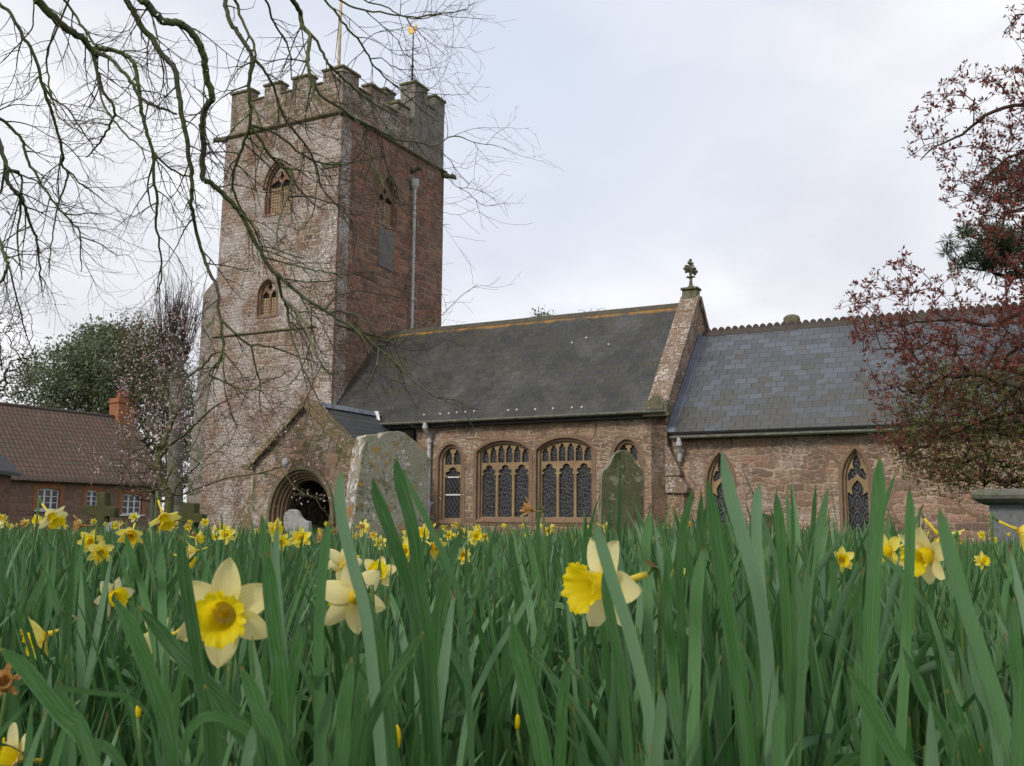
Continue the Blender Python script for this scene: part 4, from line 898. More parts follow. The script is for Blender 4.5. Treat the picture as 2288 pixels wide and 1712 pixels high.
class Skel:
    def __init__(s): s.p = []; s.par = []; s.r = []; s.tp = 1.0
    def add(s, p, par, r=None): s.p.append(tuple(p)); s.par.append(par); s.r.append(r); return len(s.p) - 1
    def chain(s, pts, r0, r1, par=-1, jit=0.0, sub=4):
        """smooth chain through points (Catmull-Rom), returns indices"""
        pts = [np.array(p, float) for p in pts]; out = []
        ext = [2 * pts[0] - pts[1]] + pts + [2 * pts[-1] - pts[-2]]; n = (len(pts) - 1) * sub; c = 0
        for i in range(len(pts) - 1):
            for q in range(sub if i < len(pts) - 2 else sub + 1):
                t_ = q / sub; a, b, d, e = ext[i:i + 4]
                v = .5 * (2 * b + (d - a) * t_ + (2 * a - 5 * b + 4 * d - e) * t_ ** 2 + (3 * b - a - 3 * d + e) * t_ ** 3)
                v = v + rng.normal(0, jit, 3); par = s.add(v, par, r0 + (r1 - r0) * (c / n) ** s.tp); out.append(par); c += 1
        return out
    def fill(s, att, tip=.004, step=.18, sag=0.0, p=2.3, wob=.04, minr=.003, pen=.35, keep=True):
        """join each attractor to the nearest earlier node by a gently bent path; returns tip nodes"""
        base = np.array(s.p[0]); att = np.asarray(att, float); order = np.argsort(np.linalg.norm(att - base, axis=1)); tips = []
        cap = len(s.p) + len(att) * 12; P = np.zeros((cap, 3)); n = len(s.p); P[:n] = s.p; n0 = n
        for i in order:
            q = att[i]; d = np.linalg.norm(P[:n] - q, axis=1); bd = np.linalg.norm(P[:n] - base, axis=1)
            j = int(np.argmin(d + pen * np.maximum(0, bd - np.linalg.norm(q - base)))); L = d[j]; m_ = max(1, min(10, int(L / step)))
            cur = j; off = rng.normal(0, 1, 3) * wob * L; off[2] += sag * L
            for t_ in range(1, m_ + 1):
                f = t_ / m_; v = P[j] + (q - P[j]) * f + off * 4 * f * (1 - f) * .5; cur = s.add(v, cur, None); P[n] = v; n += 1
            tips.append(cur)
        ch = [0.0] * len(s.p)
        for i in range(len(s.p) - 1, -1, -1):
            if s.r[i] is None: s.r[i] = max(minr, (ch[i]) ** (1 / p)) if ch[i] > 0 else tip
            if s.par[i] >= 0: ch[s.par[i]] += s.r[i] ** p
        for i in range(len(s.p)):
            j = s.par[i]
            if j >= 0 and s.r[i] > s.r[j]: s.r[i] = s.r[j] * .97
        return tips
    def mesh(s, name, mat, parent, lo=0, hi=9, k=4, sel=None):
        I = [i for i in range(len(s.p)) if s.par[i] >= 0 and lo <= s.r[i] < hi]
        if not I: return None
        P = np.array(s.p); J = [s.par[i] for i in I]; R = np.array(s.r)
        return tubes(P[J], P[I], np.minimum(R[J], R[I] * 1.5), R[I], k, name, mat, parent)
def leaves(name, C_, mat, parent, n=5, size=.05, spread=.06, wid=.4, up=.3, jitter=.35, star=True):
    """leaf-sized folded quads around each point"""
    C_ = np.repeat(np.asarray(C_, float), n, axis=0); N = len(C_)
    d = rng.normal(0, 1, (N, 3)); d[:, 2] += up; d /= np.linalg.norm(d, axis=1, keepdims=True)
    s_ = np.cross(d, rng.normal(0, 1, (N, 3))); s_ /= np.linalg.norm(s_, axis=1, keepdims=True); nn = np.cross(d, s_)
    L = size * rng.uniform(1 - jitter, 1 + jitter, (N, 1)); b = C_ + (d * spread * .25 if star else rng.normal(0, spread, (N, 3)))
    V = np.stack([b, b + d * L * .5 + s_ * L * wid * .5 + nn * L * .08, b + d * L - nn * L * .08, b + d * L * .5 - s_ * L * wid * .5 + nn * L * .08], 1).reshape(-1, 3)
    F = (np.arange(N)[:, None] * 4 + np.array([[0, 1, 2, 3]]))
    return fastmesh(name, V, F, mat, parent)
def ell_pts(n, blobs):
    """n points in a union of ellipsoids ((centre),(radii),weight)"""
    out = []; wts = np.array([b[2] for b in blobs], float); wts /= wts.sum()
    for b, k in zip(blobs, rng.multinomial(n, wts)):
        v = rng.normal(0, 1, (k, 3)); v /= np.linalg.norm(v, axis=1, keepdims=True) + 1e-9; v *= rng.uniform(.15, 1, (k, 1)) ** .45
        out.append(np.array(b[0]) + v * np.array(b[1]))
    return np.concatenate(out)

# ---- the big bare tree whose branches hang in from the upper left
def build_overhang():
    T = thing('bare_tree', 'large leafless tree with mossy drooping branches hanging in from the upper left', 'tree', (-8.2, 3.2, 0))
    off = np.array([8.2, -3.2, 0])
    sk = Skel(); root = (0, 0, -.2)
    tr = sk.chain([root, (.1, .1, 1.5), (-.05, .2, 3.2), (.1, .3, 4.8)], .42, .30, -1, .01, 5)
    fork = tr[-1]
    c6 = lambda L: [(x / 2.758, y / 2.758) for x, y in L]
    c1 = lambda L: [(400 + x / 2.364, y / 2.364) for x, y in L]
    c2 = lambda L: [(400 + x / 2.546, 600 + y / 2.546) for x, y in L]
    cf = lambda L: [(x * DS, y * DS) for x, y in L]
    # (pixel path, depth at start, depth at end, radius px start, end, parent branch)
    B = [
     ('A', c6([(150, -150), (230, 0), (330, 110), (430, 190), (500, 230), (560, 300), (590, 345)]), 7.6, 8.0, 8, 5, None),
     ('A1', c6([(570, 312), (640, 308), (720, 320), (790, 350), (825, 390), (850, 500), (870, 640), (885, 740), (920, 860), (945, 970), (950, 1100), (970, 1250), (960, 1380), (980, 1480), (995, 1655), (985, 1800)]), 8.0, 8.6, 4.4, 1.3, 'A'),
     ('A2', c6([(590, 345), (680, 380), (760, 450), (830, 540), (860, 600), (930, 640), (1000, 670), (1090, 705)]), 8.0, 7.6, 3.6, 1.5, 'A'),
     ('A3', c6([(575, 345), (600, 470), (640, 580), (690, 650), (710, 700), (690, 750), (640, 840), (590, 910), (535, 972)]), 8.0, 8.8, 3.0, 1.3, 'A'),
     ('A4', c6([(585, 400), (610, 560), (640, 680), (700, 760), (780, 840), (860, 900), (900, 1000)]), 8.0, 7.5, 2.0, .9, 'A'),
     ('A5', c6([(945, 960), (1000, 1010), (1080, 1060), (1180, 1100)]), 8.3, 7.9, 2.0, 1.4, 'A1'),
     ('A6', c6([(950, 1000), (915, 1100), (920, 1240), (960, 1330)]), 8.3, 8.9, 1.6, .9, 'A1'),
     ('B', c6([(700, -120), (780, 0), (830, 80), (880, 180), (930, 230), (980, 310), (1040, 380), (1080, 440), (1100, 560), (1120, 700), (1150, 860), (1170, 1000), (1185, 1120), (1180, 1250), (1195, 1330)]), 7.2, 7.9, 6.2, 3.2, None),
     ('B1', c6([(1185, 1150), (1205, 1290), (1240, 1440), (1270, 1560), (1310, 1655), (1345, 1790), (1345, 1890)]) + cf([(480, 720), (478, 770), (470, 795)]), 7.9, 8.4, 3.6, 2.2, 'B'),
     ('B2', c2([(250, 270), (330, 350), (400, 420), (470, 430), (600, 470), (720, 520), (860, 540)]), 8.3, 8.9, 2.0, .8, 'B1'),
     ('B3', c2([(400, 420), (430, 550), (460, 650), (460, 760), (545, 828)]), 8.5, 8.2, 1.6, .9, 'B2'),
     ('B4', c2([(225, 450), (190, 460), (120, 550), (50, 610), (0, 620), (-60, 650)]), 8.4, 9.0, 1.9, .8, 'B1'),
     ('B5', c2([(225, 455), (205, 520), (160, 590), (250, 640), (400, 690), (500, 640), (640, 580)]), 8.4, 7.8, 1.7, .8, 'B1'),
     ('B6', c2([(270, 640), (275, 720), (300, 830), (330, 900)]), 8.2, 8.2, 1.0, .6, 'B5'),
     ('C', c6([(780, -130), (880, 0), (930, 50), (980, 110), (1010, 135), (1100, 140), (1160, 180), (1220, 260), (1260, 370), (1270, 470), (1310, 600), (1270, 660), (1250, 760), (1250, 850), (1250, 950), (1250, 1090), (1300, 1130), (1370, 1190), (1450, 1270), (1500, 1350), (1550, 1450), (1600, 1540), (1655, 1640)]) + cf([(620, 612), (660, 645), (700, 670), (730, 690), (770, 712), (810, 745), (850, 780), (880, 810), (930, 850), (985, 875)]), 6.8, 8.4, 7.4, 1.6, None),
     ('C1', c2([(500, 20), (540, 150), (580, 220), (600, 300), (630, 400), (680, 500), (710, 580), (770, 700), (790, 740)]), 7.8, 8.5, 2.8, .9, 'C'),
     ('C2', c2([(590, 205), (660, 250), (720, 340), (760, 450), (800, 530), (872, 612)]), 8.0, 7.4, 2.6, 1.5, 'C1'),
     ('C3', c2([(860, 250), (930, 240), (1010, 260), (1080, 330), (1140, 400), (1250, 450)]), 8.0, 8.6, 1.7, .8, 'C'),
     ('C4', c2([(1130, 470), (1120, 560), (1090, 640), (1060, 690)]), 8.2, 8.2, 1.2, .6, 'C'),
     ('C5', c2([(1060, 400), (1180, 420), (1300, 360), (1420, 300), (1500, 260), (1600, 160), (1700, 90)]), 8.3, 9.4, 1.3, .5, 'C'),
     ('C6', c2([(870, 190), (930, 120), (1040, 110), (1160, 150), (1300, 170)]), 8.0, 8.8, 1.4, .7, 'C'),
     ('C7', c1([(530, 1340), (600, 1370), (720, 1410), (830, 1440), (960, 1460), (1080, 1520)]), 8.0, 8.4, 1.5, .7, 'C'),
     ('D', c6([(-60, -60), (0, 30), (60, 80), (130, 200), (200, 320), (240, 430), (270, 560), (310, 660), (340, 760), (370, 870), (390, 960), (380, 1020), (420, 1070), (390, 1170), (360, 1250), (330, 1400), (310, 1560), (300, 1700)]), 8.4, 9.2, 3.4, 1.0, None),
     ('D1', c6([(275, 560), (330, 640), (430, 700), (500, 800), (560, 880), (600, 940)]), 8.8, 8.4, 1.7, .8, 'D'),
     ('D2', c6([(390, 900), (440, 980), (500, 1080), (560, 1150), (640, 1240), (720, 1290)]), 9.0, 9.6, 1.6, .6, 'D'),
     ('E', c6([(-160, 640), (-60, 690), (0, 730), (60, 780), (130, 860), (160, 960), (200, 1040), (260, 1140), (320, 1230), (380, 1300), (440, 1370), (490, 1430), (500, 1560), (500, 1680)]), 8.0, 8.8, 3.2, .9, None),
     ('E1', c6([(370, 1290), (460, 1310), (560, 1310), (640, 1330)]), 8.5, 9.0, 1.3, .6, 'E'),
     ('E2', c6([(490, 1470), (600, 1500), (700, 1560), (800, 1580)]), 8.7, 9.0, 1.1, .5, 'E'),
     ('F', c6([(-70, 700), (0, 880), (30, 990), (50, 1050), (40, 1120), (90, 1170), (130, 1220), (160, 1300), (200, 1420), (230, 1500), (240, 1655), (260, 1800)]), 7.4, 8.0, 4.2, 1.2, None),
     ('F1', c6([(50, 1050), (110, 1060), (135, 1110), (125, 1200)]), 7.6, 7.6, 2.2, 2.0, 'F'),
     ('F2', c6([(85, 1170), (95, 1300), (92, 1450), (120, 1600), (140, 1720)]), 7.7, 7.3, 2.0, .9, 'F'),
     ('F3', c6([(35, 1010), (10, 1180), (-50, 1260)]), 7.6, 7.2, 2.0, 1.6, 'F'),
     ('F4', c6([(50, 1040), (130, 1080), (220, 1110), (300, 1180)]), 7.6, 8.2, 1.8, .9, 'F'),
     ('G', c6([(-90, 1300), (-40, 1400), (0, 1500), (30, 1580), (42, 1640), (20, 1720), (-30, 1760)]) , 7.2, 7.5, 3.2, 1.6, None),
     ('G1', c6([(30, 1575), (80, 1700), (120, 1900), (180, 2100), (220, 2260)]), 7.4, 8.0, 1.6, .6, 'G'),
     ('H', c1([(560, -70), (600, 0), (640, 60), (650, 130), (690, 190), (680, 280), (680, 350), (712, 465)]), 7.0, 7.4, 5.0, 3.0, None),
     ('H1', c1([(700, 430), (750, 520), (850, 590), (950, 650), (1060, 700), (1150, 740), (1250, 750), (1350, 770), (1450, 720), (1560, 750), (1680, 775)]), 7.4, 8.6, 2.6, .7, 'H'),
     ('H2', c1([(655, 140), (720, 200), (760, 280), (800, 350), (860, 410), (940, 480), (1010, 530), (1100, 590), (1160, 612)]), 7.2, 8.2, 2.8, 1.3, 'H'),
     ('H3', c1([(840, 560), (900, 610), (960, 640), (950, 700), (980, 780), (1010, 850), (1060, 930), (1100, 1010), (1190, 1110)]), 7.7, 7.7, 1.8, .9, 'H1'),
     ('H4', c1([(1190, 770), (1250, 830), (1330, 900), (1400, 940), (1500, 1000), (1560, 940)]), 8.0, 8.6, 1.1, .5, 'H1'),
     ('I', c1([(210, -60), (240, 0), (265, 110), (310, 170), (360, 250), (385, 300), (372, 420), (375, 540), (375, 660), (330, 780), (290, 900), (285, 1000), (330, 1100), (400, 1210), (440, 1320)]), 7.4, 8.0, 4.4, 1.3, None),
     ('I1', c1([(375, 660), (470, 680), (560, 740), (640, 810), (720, 850), (830, 870), (960, 850), (1080, 830)]), 7.6, 8.3, 2.4, .8, 'I'),
     ('I2', c1([(380, 280), (440, 350), (490, 430), (520, 520), (560, 620), (590, 670), (680, 780), (730, 900), (760, 1000), (830, 1080), (900, 1150), (935, 1230), (930, 1310)]), 7.5, 8.6, 2.6, .8, 'I'),
     ('I3', c1([(390, 680), (450, 770), (500, 840), (550, 890), (600, 915), (580, 1010), (540, 1120), (520, 1200), (520, 1330)]), 7.7, 7.5, 2.9, 1.2, 'I'),
     ('I4', c1([(600, 915), (700, 960), (800, 1030), (870, 1100), (930, 1240)]), 7.6, 8.2, 1.5, .7, 'I3'),
     ('I5', c1([(720, 860), (730, 960), (720, 1080), (680, 1180), (620, 1230)]), 8.0, 8.2, 1.2, .6, 'I1'),
     ('J', c1([(250, -70), (300, 0), (330, 100), (385, 220), (405, 290), (375, 420)]), 7.1, 7.5, 3.0, 2.0, None),
     ('K', c1([(700, -90), (770, 0), (830, 70), (880, 140), (940, 200), (990, 280), (1030, 350), (1100, 420), (1200, 500), (1290, 590), (1370, 640)]), 7.4, 8.6, 2.4, .8, None),
     ('K1', c1([(940, 200), (1020, 230), (1100, 300), (1180, 350), (1300, 370), (1390, 350)]), 7.9, 8.6, 1.1, .5, 'K'),
     ('K2', c1([(1100, 420), (1200, 470), (1340, 490), (1450, 500), (1520, 500)]), 8.2, 9, .9, .45, 'K'),
     ('L', c1([(760, -80), (850, 0), (950, 50), (1100, 70), (1230, 92), (1350, 75), (1500, 50), (1560, 10)]), 7.6, 8.4, 2.0, .7, None),
     ('L1', c1([(1100, 70), (1160, 130), (1230, 160), (1330, 230), (1410, 290)]), 8.0, 8.4, 1.1, .5, 'L'),
     ('L2', c1([(960, 55), (1000, 90), (1080, 150), (1150, 210), (1190, 280), (1260, 330)]), 7.8, 8.6, 1.1, .5, 'L'),
     ('M', c1([(880, -60), (1000, 15), (1090, 35), (1180, 88), (1290, 97), (1380, 78), (1490, 92), (1630, 98)]), 8.0, 8.8, 1.5, .5, None),
     ('N', c1([(420, -60), (470, 20), (500, 120), (560, 210), (590, 310), (600, 420), (650, 500)]), 7.8, 8.4, 2.2, .8, None),
     ('O', c6([(330, -60), (420, 20), (480, 120), (540, 210), (590, 290)]), 7.9, 8.0, 2.6, 2.0, None),
     ('P', c6([(200, -50), (215, 60), (190, 180), (100, 290), (0, 390), (-60, 420)]), 8.4, 8.8, 1.4, .7, None),
     ('Q', c6([(430, -40), (330, 230), (290, 330), (295, 480), (330, 640), (380, 740), (470, 800), (560, 850)]), 8.8, 9.2, 2.0, .7, None),
     ('R', c1([(1390, 1085), (1480, 1072), (1590, 1100), (1680, 1085)]), 8.6, 9.0, .8, .4, 'H4'),
     ('S', c2([(700, -60), (800, 0), (900, 30), (1000, 30), (1100, 60)]), 8.2, 8.6, 1.2, .6, 'C'),
    ]
    names = {}; seeds = []; sk.tp = 1.7
    for (nm, px, d0, d1, r0, r1, par) in B:
        n = len(px); pts = []
        for i, (x, y) in enumerate(px):
            f = i / (n - 1); d = d0 + (d1 - d0) * f + .18 * math.sin(f * 5 + len(nm) + d0 * 7); pts.append(np.array(at(x, y, d, True)) + off)
        sc = d0 / FPX
        if par is None:
            q = pts[0]; F_ = np.array(sk.p[fork]); up_ = np.array([0, 0, 1.])
            mid1 = F_ + (q - F_) * .3 + up_ * (1.0 + .2 * rng.random()); mid2 = F_ + (q - F_) * .7 + up_ * (.9 + .2 * rng.random())
            l = sk.chain([F_, mid1, mid2, q], .11 + r0 * sc * .6, r0 * sc * 1.25, fork, .015, 5); parent = l[-1]; pts = pts[1:]
        else:
            ids = names[par]; P = np.array([sk.p[i] for i in ids]); j = int(np.argmin(np.linalg.norm(P - pts[0], axis=1))); parent = ids[j]
            # graft onto the parent branch: start from where the parent really is
            delta = P[j] - pts[0]; m_ = len(pts)
            pts = [p + delta * max(0, 1 - i / (m_ * .6)) for i, p in enumerate(pts)]; pts = pts[1:] if len(pts) > 2 else pts
        ids = sk.chain(pts, r0 * sc * 1.22, r1 * sc * 1.3, parent, .004, 4); names[nm] = ids; seeds += ids
    # twigs: three orders, each drooping then sweeping outward
    def rnd_dir(d, ang):
        v = rng.normal(0, 1, 3); v -= v @ d * d; v /= np.linalg.norm(v); return d * math.cos(ang) + v * math.sin(ang)
    def twig(start, d, L, r, order):
        n = max(3, int(L / .055)); cur = start; p = np.array(sk.p[start]); curv = rng.normal(0, 1, 3) * .10; curv[1] *= .6; ids = []
        for i in range(n):
            f = i / n; d = d + curv * .30 + np.array([0, 0, (-.10 if f < .45 else .14)]) * (1.0 if order == 0 else .6) + rng.normal(0, .085, 3); d /= np.linalg.norm(d)
            p = p + d * L / n; cur = sk.add(p, cur, max(.0011, r * (1 - .72 * f))); ids.append(cur)
            if rng.random() < .06: curv = -curv
        if order < 2:
            for i in ids[1::(2 if order == 0 else 2)]:
                if rng.random() < (.76 if order == 0 else .42):
                    q = np.array(sk.p[i]); dd = q - np.array(sk.p[sk.par[i]]); dd /= np.linalg.norm(dd)
                    twig(i, rnd_dir(dd, rng.uniform(.5, 1.0)), L * rng.uniform(.25, .60), max(.0013, sk.r[i] * .72), order + 1)
    for i in seeds:
        r = sk.r[i]; pr = .27 if r > .008 else .36
        if rng.random() < pr:
            q = np.array(sk.p[i]); j = sk.par[i]; dd = q - np.array(sk.p[j]); l = np.linalg.norm(dd)
            if l < 1e-6: continue
            d = rnd_dir(dd / l, rng.uniform(.6, 1.25)); d[1] *= .8; d /= np.linalg.norm(d); d[0] += .12
            twig(i, d / np.linalg.norm(d), rng.uniform(.30, .85) * (1.0 if r > .004 else .75), min(.0058, max(.0024, r * .5)), 0)
    for i in range(len(sk.p)):
        j = sk.par[i]
        if j >= 0 and sk.r[i] > sk.r[j] and i not in tr: sk.r[i] = sk.r[j]
    print('overhang nodes', len(sk.p))
    sk.mesh('trunk', M_BK4, T, .12, 9, 12); sk.mesh('branches', M_BK1, T, .0048, .12, 7); sk.mesh('twigs', M_BK1T, T, 0, .0048, 3)
build_overhang()

# ---- copper leaved tree at the right edge
def pxr(n, polys, d0, d1, jit=0):
    """random points filling picture-measured crown outlines through a real depth of crown"""
    out = []
    wts = np.array([q[1] for q in polys], float); wts /= wts.sum()
    for (poly, _), k in zip(polys, rng.multinomial(n, wts)):
        xs = [p[0] for p in poly]; ys = [p[1] for p in poly]; c = 0
        while c < k:
            x, y = rng.uniform(min(xs), max(xs)), rng.uniform(min(ys), max(ys)); ins = False; j = len(poly) - 1
            for i in range(len(poly)):
                if (poly[i][1] > y) != (poly[j][1] > y) and x < (poly[j][0] - poly[i][0]) * (y - poly[i][1]) / (poly[j][1] - poly[i][1]) + poly[i][0]: ins = not ins
                j = i
            if ins: out.append(tuple(at(x, y, d0 + (d1 - d0) * rng.beta(2, 2)))); c += 1
    return np.array(out)
def build_copper():
    O = Vector((8.6, 13.2, gz(8.6, 13.2))); T = thing('copper_leaved_tree', 'tree with small copper red spring leaves and mossy twigs overhanging the chancel at the right', 'tree', tuple(O)); o = np.array(O)
    sk = Skel(); tr = sk.chain([(0, 0, -.2), (-.05, .05, 1.2), (-.15, .0, 2.2)], .20, .15, -1, .008, 5)
    def px(L, d0, d1): return [np.array(at(x, y, d0 + (d1 - d0) * i / (len(L) - 1))) - o for i, (x, y) in enumerate(L)]
    f = tr[-1]; F_ = np.array(sk.p[f])
    sk.chain([F_] + px([(2380, 860), (2212, 835), (2120, 812), (2040, 812), (1985, 850), (1940, 840)], 13.2, 12.6), .075, .012, f, .012, 4)
    sk.chain([F_] + px([(2400, 820), (2250, 880), (2150, 900), (2070, 930), (2000, 960), (1940, 990)], 13.1, 12.2), .06, .010, f, .012, 4)
    top = sk.chain([F_, F_ + np.array([.1, .1, 1.4]), F_ + np.array([-.1, .0, 3.2]), F_ + np.array([-.4, 0, 5.0])], .13, .05, f, .012, 6)
    a = sk.chain([sk.p[top[8]]] + px([(2380, 560), (2260, 640), (2150, 700), (2050, 690), (1950, 700), (1880, 720)], 13.6, 13.0), .05, .009, top[8], .012, 4)
    sk.chain([sk.p[top[14]]] + px([(2400, 330), (2300, 250), (2212, 228), (2130, 250), (2080, 290), (2020, 320), (1985, 345)], 12.8, 12.4), .05, .007, top[14], .012, 4)
    sk.chain([sk.p[top[15]]] + px([(2350, 380), (2250, 330), (2180, 340), (2120, 400), (2100, 440)], 13, 13.2), .035, .007, top[15], .012, 4)
    sk.chain([sk.p[top[17]]] + px([(2420, 120), (2300, 60), (2212, 30), (2180, 60), (2165, 80)], 12.6, 12.4), .03, .004, top[17], .01, 4)
    up = [([(1940, 330), (1960, 260), (2000, 195), (2090, 130), (2160, 150), (2300, 60), (2300, 480), (2190, 470), (2110, 540), (2060, 470), (2020, 420), (2040, 370), (1990, 345)], 6.0),
          ([(2160, 20), (2212, 0), (2300, -60), (2300, 110), (2180, 90)], .5)]
    low = [([(1805, 665), (1840, 620), (1890, 585), (1950, 535), (2000, 590), (2060, 570), (2120, 620), (2300, 560), (2300, 800), (1980, 800), (1900, 740), (1830, 700)], 7),
           ([(1825, 720), (1860, 760), (1850, 820), (1900, 880), (1870, 930), (1930, 985), (2010, 960), (2300, 880), (2300, 660), (1960, 680)], 7.5)]
    A = np.concatenate([pxr(430, up, 11.8, 14.6), pxr(270, [([(2120, 280), (2300, 250), (2300, 620), (2150, 620), (2110, 500)], 1)], 12, 14.8), pxr(980, low, 11.6, 15.0)]) - o
    oliv = pxr(1500, [([(1960, 800), (2300, 780), (2300, 1075), (2150, 1050), (2080, 1060), (1990, 1040), (1935, 1000), (1900, 930), (1950, 880)], 1)], 11.8, 14.6) - o
    right = ell_pts(500, [((.6, 0, 3.4), (2.6, 2.4, 2.6), 1), ((.2, 0, 6.4), (2.0, 1.8, 2.2), .6)])
    n_ = len(sk.p); tips = sk.fill(np.concatenate([A, oliv, right]), tip=.0030, step=.14, sag=.12, p=2.15, wob=.10, minr=.0034)
    P = np.array(sk.p); tp = P[tips]
    m_ = rng.random(len(tp))
    # which tips are olive: compare to the olive set by nearest membership
    key = {tuple(np.round(q, 4)) for q in oliv}; isol = np.array([tuple(np.round(q, 4)) in key for q in tp])
    sk.mesh('trunk', M_BK4, T, .045, 9, 10); sk.mesh('branches', M_BK2, T, .0, .045, 3)
    L1 = np.concatenate([tp[~isol], tp[isol][m_[isol] < .22]])
    mid = P[[sk.par[i] for i, s_ in zip(tips, isol) if not s_ and sk.par[i] >= 0]]
    leaves('leaves', np.concatenate([L1, mid[rng.random(len(mid)) < .5]]), M_LRED, T, 5, .066, .05, .38, .5)
    leaves('green_shoots', tp[isol], M_LOLV, T, 6, .060, .10, .32, .2, star=False)
build_copper()
# ---- pine behind it
def build_pine():
    O = Vector((14.5, 23.5, -.5)); T = thing('pine_tree', 'dark green pine showing between the copper leaves at the right edge', 'tree', tuple(O)); o = np.array(O)
    sk = Skel(); tr = sk.chain([(0, 0, -.2), (.1, 0, 4), (-.1, .1, 8), (0, 0, 12.5)], .34, .10, -1, .01, 8)
    blobs = [((-3.1, 0, 7.6), (1.1, 1.0, .55), 1.6), ((-2.2, .2, 9.3), (1.1, 1.0, .8), 1.4), ((-2.1, 0, 7.5), (1.35, 1.1, .62), 2), ((-.9, -.4, 6.8), (1.4, 1.2, .55), 2), ((-1.2, .3, 9.5), (1.2, 1.1, .7), 1.6), ((.3, 0, 11.3), (1.3, 1.2, .9), 1.6), ((1.8, 0, 9), (1.6, 1.4, .8), 1), ((1.6, .3, 6.8), (1.6, 1.3, .6), 1), ((-1.0, .0, 10.7), (.9, .9, .5), .6)]
    A = ell_pts(640, blobs); tips = sk.fill(A, tip=.008, step=.3, sag=-.05, p=2.3, minr=.009, pen=.1)
    sk.mesh('trunk', M_BK4, T, .09, 9, 10); sk.mesh('branches', M_BK2, T, 0, .09, 4); leaves('needles', np.array(sk.p)[tips], M_LPINE, T, 36, .22, .12, .10, .5)
build_pine()
# ---- tree in pink blossom before the tower
def build_blossom():
    b0 = at(430, 1500 / 1, 17); base = at(372, 1175, 17.0); O = Vector((base.x, 17.0, gz(base.x, 17))); T = thing('blossom_tree', 'small pink blossom tree with thin mossy branches in front of the tower', 'tree', tuple(O)); o = np.array(O)
    k6 = lambda L: [((230 + x / 2.955) / DS, (620 + y / 2.955) / DS) for x, y in L]
    def px(L, d0, d1): return [np.array(at(x, y, d0 + (d1 - d0) * i / (len(L) - 1))) - o for i, (x, y) in enumerate(k6(L))]
    sk = Skel(); st = sk.chain([(0, 0, -.15)] + px([(435, 1560), (440, 1440), (400, 1380), (370, 1290), (365, 1200), (375, 1140), (410, 1080), (435, 1000), (460, 930), (450, 850), (420, 790), (390, 720), (370, 640)], 17, 17.3), .085, .016, -1, .006, 4)
    P = lambda i: sk.p[st[i]]
    def br(i, L, d0, d1, r0, r1): sk.chain([P(i)] + px(L, d0, d1), r0, r1, st[i], .006, 4)
    br(6, [(480, 1400), (540, 1310), (640, 1230), (740, 1150), (830, 1080)], 17, 16.2, .022, .005)
    br(20, [(430, 1120), (480, 1080), (580, 1000), (660, 920), (760, 840), (850, 800), (940, 750)], 17, 16, .036, .007)
    br(12, [(460, 1260), (520, 1210), (600, 1100), (650, 980), (680, 930)], 17, 17.8, .022, .006)
    br(16, [(330, 1240), (270, 1190), (180, 1130), (120, 1080), (60, 1040)], 17, 17.6, .022, .005)
    br(22, [(330, 1080), (280, 1010), (240, 940), (220, 860)], 17, 16.4, .028, .006)
    br(32, [(500, 870), (540, 800), (570, 720), (600, 650)], 17, 17.4, .024, .006)
    # long thin boughs reaching right, across the porch doorway
    br(8, [(560, 1420), (800, 1330), (1000, 1300), (1150, 1260), (1290, 1200)], 17, 15.4, .018, .006)
    sk.chain([sk.p[len(sk.p) - 6]] + [np.array(at(x, y, d)) - o for x, y, d in ((600, 1010, 15.6), (640, 1055, 15.2), (675, 1072, 15.1), (700, 1105, 15), (730, 1140, 15))], .012, .003, len(sk.p) - 6, .01, 4)
    dense = [([(255, 720), (300, 690), (360, 670), (430, 700), (450, 780), (430, 850), (400, 940), (330, 950), (270, 900), (245, 820)], 8), ([(250, 880), (330, 900), (420, 900), (460, 960), (430, 1080), (340, 1060), (250, 960)], 3),
             ([(420, 740), (520, 760), (560, 850), (560, 960), (500, 1000), (430, 950)], 2.0), ([(540, 860), (640, 880), (720, 960), (720, 1010), (640, 1000), (540, 960)], 1.2), ([(625, 1050), (725, 1040), (725, 1085), (640, 1090)], .25), ([(160, 960), (250, 940), (340, 1080), (200, 1040)], .5)]
    A = pxr(950, dense, 15.2, 18.6) - o
    tips = sk.fill(A, tip=.0022, step=.16, sag=.06, p=2.2, wob=.12, minr=.0026)
    sk.mesh('trunk', M_BK3, T, .028, 9, 9); sk.mesh('branches', M_BK3, T, 0, .028, 3)
    P_ = np.array(sk.p); tp = P_[tips]; leaves('blossom', tp, M_BLOS, T, 3, .033, .05, .8, .1, star=False)
build_blossom()
